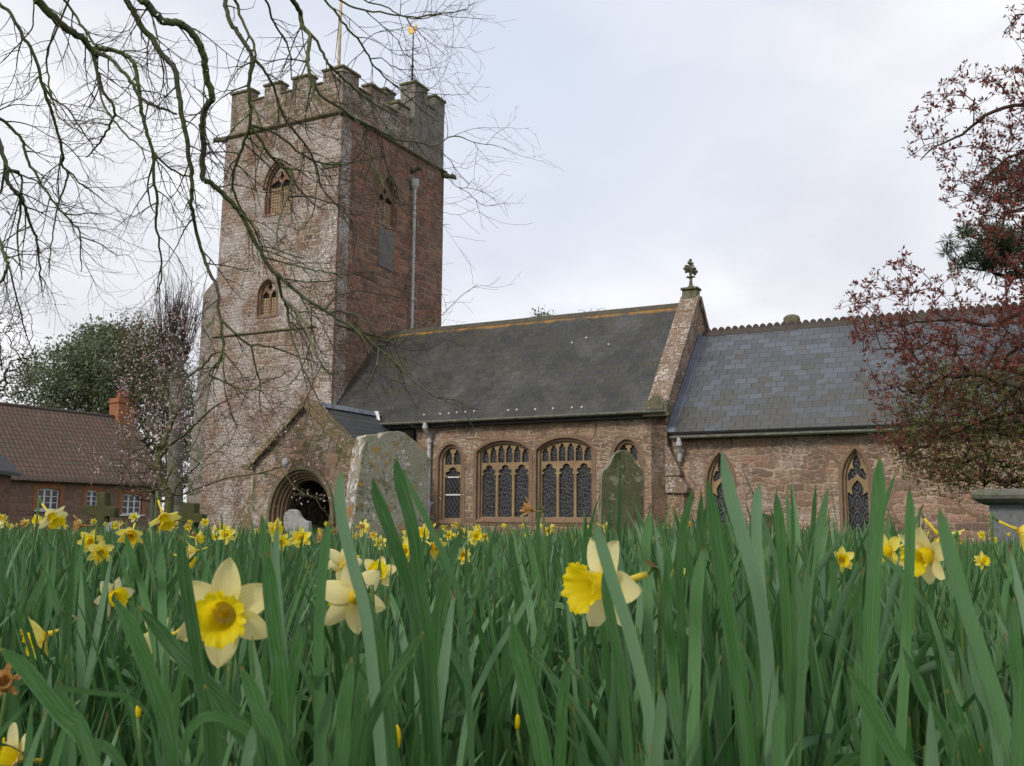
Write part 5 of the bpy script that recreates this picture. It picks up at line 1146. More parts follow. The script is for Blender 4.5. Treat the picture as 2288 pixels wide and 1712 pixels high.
# ---- pollarded tree behind it with upright shoots
def build_pollard():
    b = at(377, 1178, 26.0); O = Vector((b.x, 26, -.5)); T = thing('pollarded_tree', 'grey trunked pollarded tree with a brush of upright shoots left of the tower', 'tree', tuple(O)); o = np.array(O)
    sk = Skel(); tt = at(382, 845, 26.0); t2 = at(372, 735, 26)
    tr = sk.chain([(0, 0, -.2), (0, 0, .6), np.array(at(377, 1050, 26)) - o, np.array(at(380, 950, 26)) - o, np.array(tt) - o, np.array(at(384, 780, 26)) - o, np.array(t2) - o], .24, .15, -1, .012, 5)
    knobs = [np.array(at(x, y, d)) - o for x, y, d in ((350, 745, 26), (372, 728, 26.2), (395, 735, 25.8), (362, 790, 25.6), (388, 790, 26.5), (345, 800, 26.3), (402, 770, 26.2))]
    kid = [sk.chain([sk.p[tr[-6]], (np.array(sk.p[tr[-6]]) + k) / 2 + np.array([0, 0, -.1]), k], .10, .085, tr[-6], .01, 3)[-1] for k in knobs]
    for k in kid:
        p0 = np.array(sk.p[k])
        for q in range(30):
            d = np.array([rng.normal(0, .20), rng.normal(0, .2), 1.0]); L = rng.uniform(.7, 2.0) ; n = 7; cur = k; p = p0 + rng.normal(0, .05, 3); d0 = d / np.linalg.norm(d)
            sid = [rng.normal(0, .1), rng.normal(0, .1)]
            for i in range(n):
                p = p + (d0 + np.array([sid[0] * (1 - i / n), sid[1] * (1 - i / n), 0]) + rng.normal(0, .03, 3)) * L / n; cur = sk.add(p, cur, .010 * (1 - i / n * .72))
                if i in (3, 5) and rng.random() < .6:
                    c2_ = cur; pp = p.copy(); dv = d0 + rng.normal(0, .3, 3)
                    for z_ in range(3): pp = pp + dv * .12; c2_ = sk.add(pp, c2_, .0035)
    sk.mesh('trunk', M_BK4, T, .06, 9, 11); sk.mesh('shoots', M_BK5, T, 0, .06, 3)
build_pollard()
# ---- evergreen behind the cottage
def build_oak():
    O = Vector((-26.5, 60, -.5)); T = thing('evergreen_tree', 'broad dark evergreen tree behind the cottage roof and chimney', 'tree', tuple(O)); o = np.array(O)
    sk = Skel(); sk.chain([(0, 0, -.2), (.2, 0, 2), (0, 0, 4.5), (.3, 0, 7)], .5, .3, -1, .01, 5)
    def c(x, y, d): return tuple(np.array(at(x, y, d)) - o)
    B = [(c(110, 840, 58), (2.6, 2.6, 1.8), 2), (c(150, 800, 60), (2.6, 2.6, 2.0), 2.2), (c(215, 770, 60), (2.0, 2.4, 2.0), 2.2), (c(205, 720, 60), (1.2, 1.5, .8), .6), (c(250, 800, 59), (2.4, 2.6, 2.4), 2.4), (c(300, 770, 61), (1.8, 2, 2.2), 2), (c(345, 800, 61), (1.4, 1.6, 2.0), 1.2), (c(290, 860, 59), (2.6, 2.4, 2.0), 2), (c(190, 870, 60), (3, 2.4, 1.6), 2), (c(245, 735, 60), (.9, 1.2, .8), .5), (c(350, 900, 60), (1.6, 1.6, 2.5), 1), (c(385, 880, 60), (1.0, 1.4, 2.6), 1), (c(390, 1000, 60), (1.4, 1.4, 2.6), 1.3)]
    A = ell_pts(1800, B); tips = sk.fill(A, tip=.012, step=.5, p=2.3, minr=.014)
    sk.mesh('trunk', M_BK4, T, .12, 9, 8); sk.mesh('branches', M_BK5, T, 0, .12, 3); leaves('foliage', np.array(sk.p)[tips], M_LOAK, T, 16, .24, .26, .45, .3, star=False)
build_oak()
def fan_tree(name, label, O, blobs, n, mats, tip=.006, leafn=0, trunk=(.22, 3.0), lsize=.1, group=None):
    T = thing(name, label, 'tree', tuple(O)); o = np.array(O); sk = Skel(); sk.chain([(0, 0, -.2), (.05, 0, trunk[1] * .5), (0, 0, trunk[1])], trunk[0], trunk[0] * .6, -1, .01, 5)
    A = ell_pts(n, [(tuple(np.array(c) - o), r, w_) for c, r, w_ in blobs]); tips = sk.fill(A, tip=tip, step=.25, sag=.05, p=2.2, minr=tip * 1.1)
    sk.mesh('trunk', M_BK4, T, .05, 9, 8); sk.mesh('branches', mats[0], T, 0, .05, 3)
    if leafn: leaves('foliage', np.array(sk.p)[tips], mats[1], T, leafn, lsize, lsize, .45, .3, star=False)
P_ = lambda x, y, d: tuple(at(x, y, d))
fan_tree('bare_tree', 'bare tree with a haze of fine twigs behind the outbuilding at the left edge', Vector((-21.0, 36, -.5)), [(P_(-10, 720, 36), (1.4, 1.6, 2.2), 2), (P_(-70, 700, 36), (2.2, 2, 3), 2), (P_(20, 660, 36), (.8, 1, 1.0), .5), (P_(30, 790, 36), (.8, 1, 1.2), .6)], 1500, (M_BK5, None), .006, trunk=(.25, 3.2))
fan_tree('leafy_tree', 'small green treetop showing above the middle of the nave ridge', Vector((at(1175, 700, 52).x, 52, -.5)), [(P_(1172, 700, 52), (.75, .8, .7), 1), (P_(1172, 740, 52), (1.4, 1.2, 1), 1)], 220, (M_BK5, M_LOAK), .012, 8, (.25, 6), .16)
fan_tree('bare_tree', 'bare treetop just showing above the nave ridge near the gable cross', Vector((at(1300, 700, 55).x, 55, -.5)), [(P_(1300, 700, 55), (2.6, 1.2, .95), 1)], 260, (M_BK5, None), .010, trunk=(.3, 7))

fan_tree('thorn_bush', 'reddish brown thicket of fine twigs behind the blossom, between chimney and tower', Vector((at(340, 900, 40).x, 40, -.5)), [(P_(330, 790, 40), (1.5, 1.4, 2.0), 2), (P_(300, 720, 40), (1.0, 1.2, 1.1), 1), (P_(370, 900, 40), (1.3, 1.4, 2.4), 1.6), (P_(320, 1000, 40), (1.6, 1.4, 1.6), .9)], 1500, (M_BK5, M_LOLV), .008, 2, (.16, 2.0), .10)
# ================================================================== daffodil bed
rg = random.Random(21)
def leaf_pts(L, lean, bend, twist, side=0.0, n=9):
    """centre line of one strap leaf in local coordinates: leans toward +x and arches over"""
    p = Vector((0, 0, -.02)); a = lean; pts = [p.copy()]
    for i in range(n):
        f = (i + 1) / n; a2 = lean + bend * f ** 2.2; p = p + Vector((math.sin(a2), side * f * .25, math.cos(a2))) * (L / n); pts.append(p.copy())
    return pts
def leaf_arrays(pts, wid, nrm, rid, fold=.22, tw=0.0, blunt=.12):
    """strap leaf: three verts across, nearly parallel sides, blunt tip"""
    n = len(pts) - 1; V = []; UV = []
    for i, p in enumerate(pts):
        f = i / n; d = (pts[min(i + 1, n)] - pts[max(i - 1, 0)]).normalized()
        s = d.cross(nrm); s = s.normalized() if s.length > 1e-4 else Vector((1, 0, 0)); s = Matrix.Rotation(tw * f, 3, d) @ s; nn = s.cross(d)
        w_ = wid * .5 * (.70 + .30 * min(1, f * 4)) * (1 if f < 1 - 2.2 * blunt else max(.0, 1 - ((f - (1 - 2.2 * blunt)) / (2.2 * blunt)) ** 1.9) ** .8)
        if i == n: w_ = wid * .05
        V += [p - s * w_ + nn * w_ * fold, p, p + s * w_ + nn * w_ * fold]; UV += [(rid + .02, f), (rid + .5, f), (rid + .98, f)]
    F = []
    for i in range(n): a = 3 * i; F += [(a, a + 1, a + 4, a + 3), (a + 1, a + 2, a + 5, a + 4)]
    return V, F, UV
def subdiv(pts, sub=4):
    P = [Vector(p) for p in pts]; E_ = [2 * P[0] - P[1]] + P + [2 * P[-1] - P[-2]]; out = []
    for i in range(len(P) - 1):
        for q in range(sub if i < len(P) - 2 else sub + 1):
            t_ = q / sub; a, b, d, e = E_[i:i + 4]; out.append(.5 * (2 * b + (d - a) * t_ + (2 * a - 5 * b + 4 * d - e) * t_ ** 2 + (3 * b - a - 3 * d + e) * t_ ** 3))
    return out
def leafmesh(V, F, UV, name='leaf'):
    me = bpy.data.meshes.new(name); me.from_pydata([tuple(v) for v in V], [], F); ul = me.uv_layers.new(name='UVMap')
    for l in me.loops: ul.data[l.index].uv = UV[l.vertex_index]
    me.polygons.foreach_set('use_smooth', [True] * len(F)); me.materials.append(M_DL); me.update(); return me
def ob(name, me, parent, M=None):
    o = bpy.data.objects.new(name, me); COL.objects.link(o); o.parent = parent
    if M is not None: o.matrix_local = M
    return o
# library of leaf shapes
LIB = []
for i in range(26):
    L = 1.0; lean = rg.uniform(.03, .26); bend = rg.choice([rg.uniform(-.05, .25), rg.uniform(.2, .8), rg.uniform(0, .45)]) if i < 21 else rg.uniform(1.2, 2.6)
    pts = leaf_pts(L, lean, bend, 0, rg.uniform(-.5, .5), 12)
    LIB.append(leaf_arrays(pts, .035, Vector((-1, rg.uniform(-.6, .6), .1)), i, .2, rg.uniform(-1.2, 1.2), .13))
LIBM = [leafmesh(*l) for l in LIB]
# flower parts, facing +x, centre at origin, 1 unit = corolla radius about 4.5 cm
def petal_mesh(mat, open_=1.0, seed=0, wither=0.0):
    r_ = random.Random(seed); V = []; F = []; UV = []
    for k in range(6):
        a = k * PI / 3 + r_.uniform(-.08, .08); W = .36 if k % 2 == 0 else .31; L = r_.uniform(.96, 1.06); back = r_.uniform(-.12, .22) + (1 - open_) * .7; curl = r_.uniform(-.2, .25); tw = r_.uniform(-.35, .35); nU, nW = 9, 5
        u = Vector((0, math.cos(a), math.sin(a))); s = Vector((0, -math.sin(a), math.cos(a))); o = len(V)
        for i in range(nU + 1):
            f = i / nU; wd = W * (math.sin(PI * min(1, f * .84 + .13)) ** .75) * (1 - .12 * f) if i < nU else .015
            for j in range(nW + 1):
                g_ = (j / nW - .5) * 2; x = -.02 + f * back + (.10 if k % 2 else .03) + curl * f * f * .5 + .09 * g_ * g_ * wd / W + tw * f * g_ * .2 + .03 * math.sin(g_ * 7 + k) * f + wither * r_.uniform(-.12, .12)
                V.append(u * (.10 + f * L * (1 - .2 * wither)) + s * (g_ * wd * (1 - .5 * wither)) + Vector((x, 0, 0))); UV.append((j / nW, f))
        for i in range(nU):
            for j in range(nW): q = o + i * (nW + 1) + j; F.append((q, q + 1, q + nW + 2, q + nW + 1))
    me = bpy.data.meshes.new('petals'); me.from_pydata([tuple(v) for v in V], [], F); ul = me.uv_layers.new(name='UVMap')
    for l in me.loops: ul.data[l.index].uv = UV[l.vertex_index]
    me.polygons.foreach_set('use_smooth', [True] * len(F)); me.materials.append(mat); me.update(); return me
def trumpet_mesh(mat, seed=0, wither=0.0):
    r_ = random.Random(seed); nA, nR = 72, 12; V = []; F = []; UV = []
    prof = [(-.02, .10), (.05, .21), (.20, .27), (.40, .29), (.58, .32), (.70, .36), (.78, .42), (.83, .49), (.85, .545)]
    ph = r_.uniform(0, 6)
    for i, (x, r) in enumerate(prof):
        fr = max(0, (i - 4) / 4)
        for j in range(nA):
            a = 2 * PI * j / nA; rr = r * (1 + fr * (.035 * math.sin(6 * a + ph) + .06 * math.sin(13 * a + ph * 2)) + fr * fr * (.055 * math.sin(29 * a))) * (1 - .35 * wither * fr); xx = x + fr * (.035 * math.cos(9 * a + ph) + .03 * math.sin(17 * a)) + wither * r_.uniform(-.05, .05)
            V.append(Vector((xx, rr * math.cos(a), rr * math.sin(a)))); UV.append((j / nA, i / 8))
    n = len(prof)
    for i in range(n - 1):
        for j in range(nA): F.append((i * nA + j, i * nA + (j + 1) % nA, (i + 1) * nA + (j + 1) % nA, (i + 1) * nA + j))
    o = len(V)                                                           # style and stamens inside
    for (dy, dz, L) in ((0, 0, .5), (.05, .02, .36), (-.05, .03, .36), (.0, -.06, .36), (.04, -.04, .33), (-.04, -.03, .35)):
        o = len(V)
        for x in (.0, L):
            for k in range(4): a = k * PI / 2; V.append(Vector((x, dy + .022 * math.cos(a), dz + .022 * math.sin(a)))); UV.append((.2, .1))
        for k in range(4): F.append((o + k, o + (k + 1) % 4, o + 4 + (k + 1) % 4, o + 4 + k))
        F.append((o + 4, o + 5, o + 6, o + 7))
    me = bpy.data.meshes.new('trumpet'); me.from_pydata([tuple(v) for v in V], [], F); ul = me.uv_layers.new(name='UVMap')
    for l in me.loops: ul.data[l.index].uv = UV[l.vertex_index]
    me.polygons.foreach_set('use_smooth', [True] * len(F)); me.materials.append(mat); me.update(); return me
PETS = [petal_mesh(M_PET, 1, 3), petal_mesh(M_PET, .8, 5), petal_mesh(M_PET, .55, 8), petal_mesh(M_PETY, .9, 2), petal_mesh(M_PETY, .5, 12), petal_mesh(M_PETY, .2, 17)]
TRUS = [trumpet_mesh(M_TRU, 1), trumpet_mesh(M_TRU, 4), trumpet_mesh(M_TRUO, 6)]
WPET = [petal_mesh(M_WIT, .0, 31, 1.0), petal_mesh(M_WIT, .2, 33, 1.2)]; WTRU = [trumpet_mesh(M_WIT, 9, 1.2)]
def build_flower(root, C_, face, size, kind='pale', si=0, stem_base=None, roll=0.0, stemr=.0022):
    """C_ centre (root-local), face direction, size = radius in metres. parts: flower (> trumpet, spathe), stem"""
    face = Vector(face).normalized(); q = face.to_track_quat('X', 'Z').to_matrix().to_4x4() @ Matrix.Rotation(roll, 4, 'X') @ Matrix.Scale(size, 4); q.translation = Vector(C_)
    if kind == 'pale': pm, tm = PETS[si % 3], TRUS[si % 2]
    elif kind == 'yellow': pm, tm = PETS[3 + si % 3], TRUS[si % 3]
    else: pm, tm = WPET[si % 2], WTRU[0]
    fl = ob('flower', pm, root, q); ob('trumpet', tm, fl)
    # neck: ovary tube running back, bending down into the stem
    back = Vector(C_) - face * size * .15; nb = Vector(C_) - face * size * 1.0 + Vector((0, 0, size * .10)); top = nb + Vector((0, 0, size * .12)) - face * size * .25
    sb = Vector(stem_base) if stem_base is not None else Vector((0, 0, -.02))
    path = subdiv([sb, sb.lerp(top, .5) + Vector((rg.uniform(-.01, .01), rg.uniform(-.01, .01), 0)), top - Vector((0, 0, size * .5)) - face * size * .12, top, nb], 4)
    mb = MB(); mb.tube(path, [stemr] * (len(path) - 1) + [stemr * .8], 6); mb.build('stem', M_STEM, root, smooth=True, recalc=False)
    mb = MB(); mb.tube([nb, nb.lerp(back, .3), nb.lerp(back, .7), back + face * size * .05], [size * .07, size * .075, size * .06, size * .14], 8)
    mb.build('ovary', M_PETY if kind != 'withered' else M_WIT, root, smooth=True, recalc=False)
    a = top; mb = MB(); d = (face * .5 + Vector((rg.uniform(-.6, .6), rg.uniform(-.6, .6), .3))).normalized(); s = d.cross(Vector((0, 0, 1))).normalized() * size * .11
    mb.add([a - s * .4, a + s * .4, a + d * size * .35 + s, a + d * size * .35 - s, a + d * size * .75], [(0, 1, 2, 3), (3, 2, 4)]); mb.build('spathe', M_SPA, root, recalc=False)
def build_bud(root, C_, size, mat=M_TRU, tilt=(0, 0, 1), base=(0, 0, -.02)):
    t_ = Vector(tilt).normalized(); C_ = Vector(C_); mb = MB(); mb.tube([C_ - t_ * size, C_ - t_ * size * .7, C_, C_ + t_ * size * .7, C_ + t_ * size], [size * .12, size * .28, size * .36, size * .26, size * .06], 8); mb.uv = [(.5, .8)] * len(mb.v)
    o = mb.build('bud', mat, root, smooth=True, recalc=False)
    mb = MB(); mb.tube(subdiv([Vector(base), (Vector(base) + C_) / 2 + Vector((.01, 0, 0)), C_ - t_ * size], 4), .0022, 6); mb.build('stem', M_STEM, root, smooth=True, recalc=False)
def hero_leaf(root, O, px, dist, wpx, tw=0.0, d2=None, fold=.24, blunt=.10, face=None):
    """a leaf running from its root in the ground up through the given points of view; O is the plant's base"""
    n = len(px); pts = [at(x, y, dist + ((d2 or dist) - dist) * (1 - i / max(1, n - 1))) for i, (x, y) in enumerate(px)]
    pts = pts[::-1]; low, nxt = pts[0], pts[1]; g = Vector(O)
    mid = low + (low - nxt) * .0; b = Vector((g.x, g.y, gz(g.x, g.y) - .02)); c = low + (b - low) * .5; dirn = (low - nxt).normalized(); c = c * .6 + (low + dirn * (low - b).length * .5) * .4
    P = subdiv([b, c] + pts, 5); P = [p - Vector(O) for p in P]
    wid = wpx * .82 / 2162 * dist; view = (Vector(face) if face else Vector((rg.uniform(-.35, .35), -1, .15)))
    V, F, UV = leaf_arrays(P, wid, view, rg.randint(0, 60), fold, tw, blunt); return ob('leaf', leafmesh(V, F, UV), root)
NUM = {'n': 0}; USED = []
def plant(x, y, label, group=None, name='daffodil'):
    NUM['n'] += 1; USED.append((x, y)); return thing(name, label, 'daffodil', (x, y, gz(x, y)), group)
def lib_leaf(root, L, az, tilt=0.0, w_=1.0, idx=None, pos=(0, 0)):
    i = rg.randrange(len(LIB) if rg.random() < .6 else 22) if idx is None else idx
    M = Matrix.Translation((pos[0], pos[1], 0)) @ Matrix.Rotation(az, 4, 'Z') @ Matrix.Rotation(tilt, 4, 'Y') @ Matrix.Diagonal((L, L * w_ * .9, L, 1)); return ob('leaf', LIBM[i], root, M)
# ---- flowers one can point to
HF = [ # px centre, dist, radius m, facing(world), kind, variant, label, roll
 ((487, 1322), .95, .050, (.10, -1, -.10), 'pale', 0, 'largest open daffodil, pale petals around a frilled yellow trumpet facing the viewer', .52),
 ((240, 1288), 1.65, .046, (.75, -.62, -.05), 'pale', 1, 'pale petalled daffodil turned to the right, left of the largest bloom', .2),
 ((100, 1372), 1.55, .046, (-.85, -.35, -.30), 'yellow', 1, 'daffodil with orange yellow trumpet pointing left, low at the left side', .4),
 ((362, 1378), 1.35, .044, (-.6, .3, -.3), 'pale', 2, 'half hidden daffodil with pale petals just left of the largest bloom', .1),
 ((768, 1290), 1.12, .042, (-.45, .80, -.10), 'pale', 1, 'pale daffodil seen from behind between tall leaves, right of the largest bloom', .3),
 ((1318, 1262), 1.02, .052, (-.84, -.52, -.08), 'pale', 0, 'big daffodil in profile with frilled yellow trumpet pointing left, centre right', .0),
 ((2010, 1195), 1.25, .046, (-.80, -.35, -.28), 'pale', 2, 'drooping daffodil with one raised pale petal before the granite tomb', .3),
 ((2030, 1158), 1.7, .044, (.5, -.2, -.6), 'yellow', 1, 'bright yellow daffodil just behind and above the drooping one by the tomb', .3),
 ((1925, 1188), 1.6, .044, (-.8, -.2, -.2), 'yellow', 0, 'yellow daffodil with flat spreading petals left of the drooping one', .6),
 ((352, 1112), 2.05, .040, (.45, -.30, -.80), 'yellow', 1, 'yellow daffodil hanging its head in front of the right hand stone cross', .3),
 ((108, 1112), 2.25, .043, (.70, -.30, -.60), 'pale', 2, 'pale nodding daffodil standing highest at the left, below the cottage window', .3),
 ((1148, 1102), 1.9, .030, (-.6, -.3, .2), 'withered', 0, 'withered orange brown daffodil standing out in front of the nave window', .3),
 ((8, 1480), .75, .021, (.3, -.8, .4), 'withered', 1, 'faded orange daffodil cut by the left edge, near the camera', .3),
 ((2200, 1145), 1.5, .036, (.8, -.2, -.3), 'yellow', 2, 'daffodil on a hooked brown neck at the right edge before the tomb', .3),
 ((38, 1638), 1.0, .032, (-.5, -.6, .3), 'pale', 2, 'pale daffodil in the bottom left corner under the leaves', .9),
 ((740, 1222), 1.35, .040, (.2, .7, .3), 'pale', 0, 'pale daffodil peeping over leaves left of the lichened headstone', .9),
 ((815, 1240), 1.6, .042, (.1, -.6, .2), 'pale', 1, 'pale daffodil partly hidden below the lichened headstone', .2),
 ((195, 1168), 2.6, .044, (.3, -.8, -.1), 'yellow', 0, 'yellow daffodil with frilled trumpet below the left stone cross', .2),
 ((215, 1190), 2.5, .040, (.5, -.8, -.3), 'yellow', 1, 'yellow daffodil close under its taller neighbour below the left stone cross', .5),
 ((178, 1135), 2.5, .036, (-.8, -.3, .1), 'withered', 0, 'fading orange daffodil lying sideways below the left stone cross', .5),
 ((285, 1150), 2.5, .042, (.1, -.7, -.5), 'yellow', 2, 'yellow daffodil beside the pale marble grave marker', .5),
 ((592, 1140), 2.9, .042, (.6, -.5, -.2), 'yellow', 0, 'yellow daffodil in front of the left side of the porch door', .5),
 ((650, 1163), 2.9, .044, (.2, -.8, .1), 'yellow', 1, 'yellow daffodil below the small white headstone', .5),
 ((700, 1160), 3.0, .036, (-.7, -.5, .1), 'withered', 1, 'orange fading daffodil right of the small white headstone', .5),
 ((490, 1156), 3.4, .044, (.1, -.8, .1), 'yellow', 0, 'yellow daffodil in front of the foot of the tower', .5),
 ((425, 1190), 2.6, .042, (-.9, -.3, -.2), 'yellow', 2, 'fading yellow daffodil lying over to the left, above the largest bloom', .5),
 ((1025, 1158), 3.0, .040, (.4, -.8, .1), 'yellow', 0, 'yellow daffodil with white back petals under the single light nave window', .5),
 ((920, 1152), 3.2, .042, (-.4, -.8, .1), 'yellow', 1, 'yellow daffodil at the right foot of the lichened headstone', .5),
 ((935, 1180), 2.8, .040, (.6, -.6, -.3), 'yellow', 2, 'orange yellow daffodil just right of the lichened headstone, lower of two', .5),
 ((878, 1190), 2.4, .044, (-.2, -.8, .0), 'yellow', 0, 'yellow daffodil at the middle foot of the lichened headstone', .5),
 ((822, 1172), 3.4, .034, (.0, -.9, .1), 'yellow', 1, 'small round yellow daffodil against the lichened headstone', .5),
 ((1817, 1208), 2.1, .040, (-.2, -.9, -.1), 'yellow', 1, 'yellow daffodil below the chancel window nearest the tomb', .5),
 ((2118, 1212), 2.6, .034, (.3, -.8, .1), 'yellow', 0, 'small yellow daffodil at the left foot of the granite tomb', .5),
]
roots = []
for (p, d, r, f, kind, si, lab, roll) in HF:
    c = at(*p, d); bx, by = c.x + rg.uniform(-.03, .03) - Vector(f).normalized().x * r * 1.4, c.y + rg.uniform(.0, .05) - Vector(f).normalized().y * r
    r *= .90 if d < 1.2 else .78 if f[2] < -.25 else .66; root = plant(bx, by, lab, 'daffodils in the bed'); roots.append(root); build_flower(root, c - root.location, f, r, kind, si, None, roll, .0024 if d < 1.3 else .0021)
    for k in range(3 if d > 1.2 else 2):
        az = rg.uniform(0, 2 * PI) if d > 1.2 else rg.uniform(.2, PI - .2); H = max(.2, min(.34, c.z - gz(bx, by) - .02 + rg.uniform(-.05, .01))); lib_leaf(root, H, az, rg.uniform(-.05, .1), rg.uniform(.8, 1.2))
# ---- leaves one can point to
def hp(px, d, lab, leafs):
    """plant with traced leaves: (points, width px, twist, distance offset)"""
    b = at(px, 1500, d); root = plant(b.x, d + .02, lab, 'daffodils in the bed')
    for l in leafs: hero_leaf(root, root.location, l[0], d + (l[3] if len(l) > 3 else 0), l[1], l[2] if len(l) > 2 else 0)
    return root
hp(1880, .82, 'tall broad leaf clump whose tip rises highest before the chancel window at right', [([(1901, 985), (1897, 1070), (1890, 1200), (1880, 1400)], 37, .1), ([(1965, 1052), (1966, 1130), (1964, 1230), (1955, 1420)], 26, -.2, .25), ([(1860, 1240), (1850, 1350), (1880, 1500)], 34, .2, .05)])
hp(1610, .78, 'tallest paired leaves standing before the chancel window nearest the nave buttress', [([(1527, 1035), (1545, 1150), (1570, 1320), (1610, 1600)], 42, .1), ([(1559, 975), (1575, 1060), (1600, 1150), (1640, 1300), (1660, 1500)], 38, -.25, .06), ([(1497, 1055), (1480, 1120), (1468, 1210), (1475, 1400)], 22, .2, .25), ([(1515, 1060), (1512, 1150), (1520, 1300), (1545, 1500)], 24, .2, .3)])
hp(900, .84, 'leaf clump standing in front of the lichened headstone', [([(853, 985), (865, 1050), (890, 1140), (905, 1260), (930, 1450)], 34, .15), ([(858, 1000), (890, 1060), (930, 1140), (970, 1230), (1000, 1350)], 17, .1, .05), ([(804, 1035), (820, 1090), (850, 1170), (885, 1280), (915, 1450)], 35, .1, .0), ([(1000, 1145), (975, 1210), (950, 1300), (935, 1450)], 27, -.1, .1)])
hp(790, .80, 'leaves in front of the porch right side, the front one dark green with rounded tip', [([(738, 1015), (733, 1070), (742, 1140), (765, 1230), (800, 1400)], 30, .1), ([(710, 1125), (702, 1190), (692, 1290), (690, 1450)], 27, .1, .1), ([(800, 1400), (790, 1450), (780, 1500)], 30, 0, .1), ([(752, 1160), (765, 1230), (800, 1330), (830, 1450)], 30, .2, .12)])
hp(590, .80, 'dark green upright leaves just right of the largest bloom', [([(566, 1108), (572, 1180), (585, 1270), (600, 1420)], 25, .1, .15), ([(578, 1192), (585, 1280), (598, 1400), (608, 1520)], 40, .05), ([(600, 1125), (596, 1200), (605, 1330), (620, 1500)], 18, .1, .3), ([(648, 1345), (640, 1420), (625, 1520)], 32, .1, .05)])
hp(2100, .80, 'wide grey green leaf leaning left before the granite tomb', [([(2028, 1097), (2045, 1170), (2075, 1280), (2120, 1420), (2170, 1600)], 40, .1), ([(1895, 1190), (1940, 1235), (1985, 1290), (2020, 1360)], 17, .1, .35), ([(2045, 1490), (2070, 1560), (2100, 1640)], 40, .1, -.1)])
hp(1700, 1.05, 'group of upright leaves between the two chancel windows', [([(1641, 1045), (1634, 1100), (1636, 1200), (1650, 1350)], 28, .1), ([(1676, 1062), (1682, 1120), (1690, 1220), (1700, 1380)], 27, -.1), ([(1708, 1045), (1712, 1130), (1712, 1260), (1715, 1400)], 15, .6), ([(1788, 1055), (1772, 1130), (1750, 1230), (1735, 1400)], 25, .1), ([(1762, 1048), (1757, 1120), (1748, 1230)], 13, .2)])
hp(1380, .80, 'broad leaves crossing the profile daffodil, centre right', [([(1284, 1128), (1300, 1180), (1328, 1270), (1370, 1400), (1410, 1600)], 32, .1), ([(1304, 1230), (1310, 1290), (1330, 1400), (1350, 1550)], 30, .1, .05), ([(1222, 1160), (1224, 1240), (1228, 1330)], 14, .3, .4), ([(1405, 1105), (1395, 1180), (1400, 1300)], 26, .1, .3)])
hp(420, .78, 'grey green leaves crossing in front of the largest bloom at its left', [([(388, 1155), (396, 1230), (412, 1330), (436, 1480), (455, 1600)], 34, .1), ([(300, 1310), (350, 1370), (420, 1450), (500, 1530), (560, 1620)], 38, .1, .05), ([(348, 1180), (350, 1250), (352, 1340)], 24, .1, .4), ([(270, 1150), (290, 1220), (320, 1320)], 22, .1, .5)])
hp(430, .66, 'curling leaf that arches over and droops at the bottom, left of centre', [([(395, 1655), (402, 1600), (420, 1565), (450, 1548), (500, 1560), (560, 1640)], 24, .4), ([(330, 1560), (300, 1520), (240, 1500), (60, 1520)], 14, .2, .1)])
hp(880, .74, 'dark leaf with a brown broken tip leaning right at the lower centre', [([(915, 1365), (870, 1430), (820, 1520), (780, 1640)], 30, .1), ([(715, 1482), (700, 1560), (690, 1650)], 34, .5), ([(590, 1520), (610, 1600), (640, 1690)], 38, .1)])
hp(170, .72, 'broad grey green leaves sweeping up from the bottom left', [([(0, 1400), (60, 1450), (130, 1540), (200, 1640)], 42, .1), ([(130, 1560), (180, 1600), (260, 1650)], 26, .1, .1), ([(245, 1290), (290, 1370), (330, 1480), (370, 1640)], 40, .1, .1), ([(130, 1470), (145, 1530), (190, 1600)], 25, .2, .15)])
hp(1130, .72, 'broad leaf blades rising from the bottom centre', [([(1105, 1340), (1120, 1420), (1150, 1540), (1180, 1700)], 44, .1), ([(1165, 1240), (1120, 1330), (1050, 1450), (1000, 1600)], 16, .2, .2), ([(1135, 1210), (1080, 1250), (1000, 1320), (950, 1400)], 9, .2, .5), ([(1230, 1420), (1215, 1520), (1210, 1650)], 30, .1)])
hp(1480, .70, 'leaf blades standing at the bottom right of centre', [([(1428, 1490), (1425, 1560), (1418, 1680)], 34, .1), ([(1520, 1180), (1505, 1280), (1500, 1450)], 32, .1, .3), ([(1690, 1500), (1680, 1580), (1675, 1700)], 36, .1), ([(1440, 1210), (1440, 1330), (1455, 1470)], 30, .1, .3)])
hp(1950, .70, 'broad leaf blades crossing at the bottom right corner', [([(1830, 1440), (1880, 1530), (1940, 1640), (1980, 1720)], 46, .1), ([(1950, 1400), (1990, 1500), (2060, 1640)], 34, .1, .1), ([(2190, 1290), (2190, 1400), (2200, 1560)], 36, .1, .1), ([(2090, 1380), (2110, 1480), (2150, 1600)], 34, .1, .1)])
hp(600, .62, 'dark leaves fanning up from the bottom, below the largest bloom', [([(520, 1440), (560, 1530), (600, 1660)], 42, .1, .05), ([(440, 1480), (500, 1560), (560, 1680)], 34, .1, .1), ([(545, 1570), (540, 1620), (530, 1700)], 30, .1), ([(760, 1420), (745, 1520), (735, 1660)], 38, .1, .1)])
# buds
for (p, d, s, lab) in (((857, 1593), .95, .011, 'yellow bud low between leaves at the bottom centre'), ((299, 1533), 1.1, .009, 'small yellow bud low at the left'), ((1505, 1285), 1.9, .009, 'slim green yellow bud before the chancel wall'), ((1118, 1560), 1.2, .009, 'thin orange bud in the shade at the bottom centre')):
    c = at(*p, d); root = plant(c.x + .01, d + .01, lab, 'daffodils in the bed'); build_bud(root, c - root.location, s)
    for k in range(2): lib_leaf(root, rg.uniform(.18, .26), rg.uniform(0, 6.28), 0)
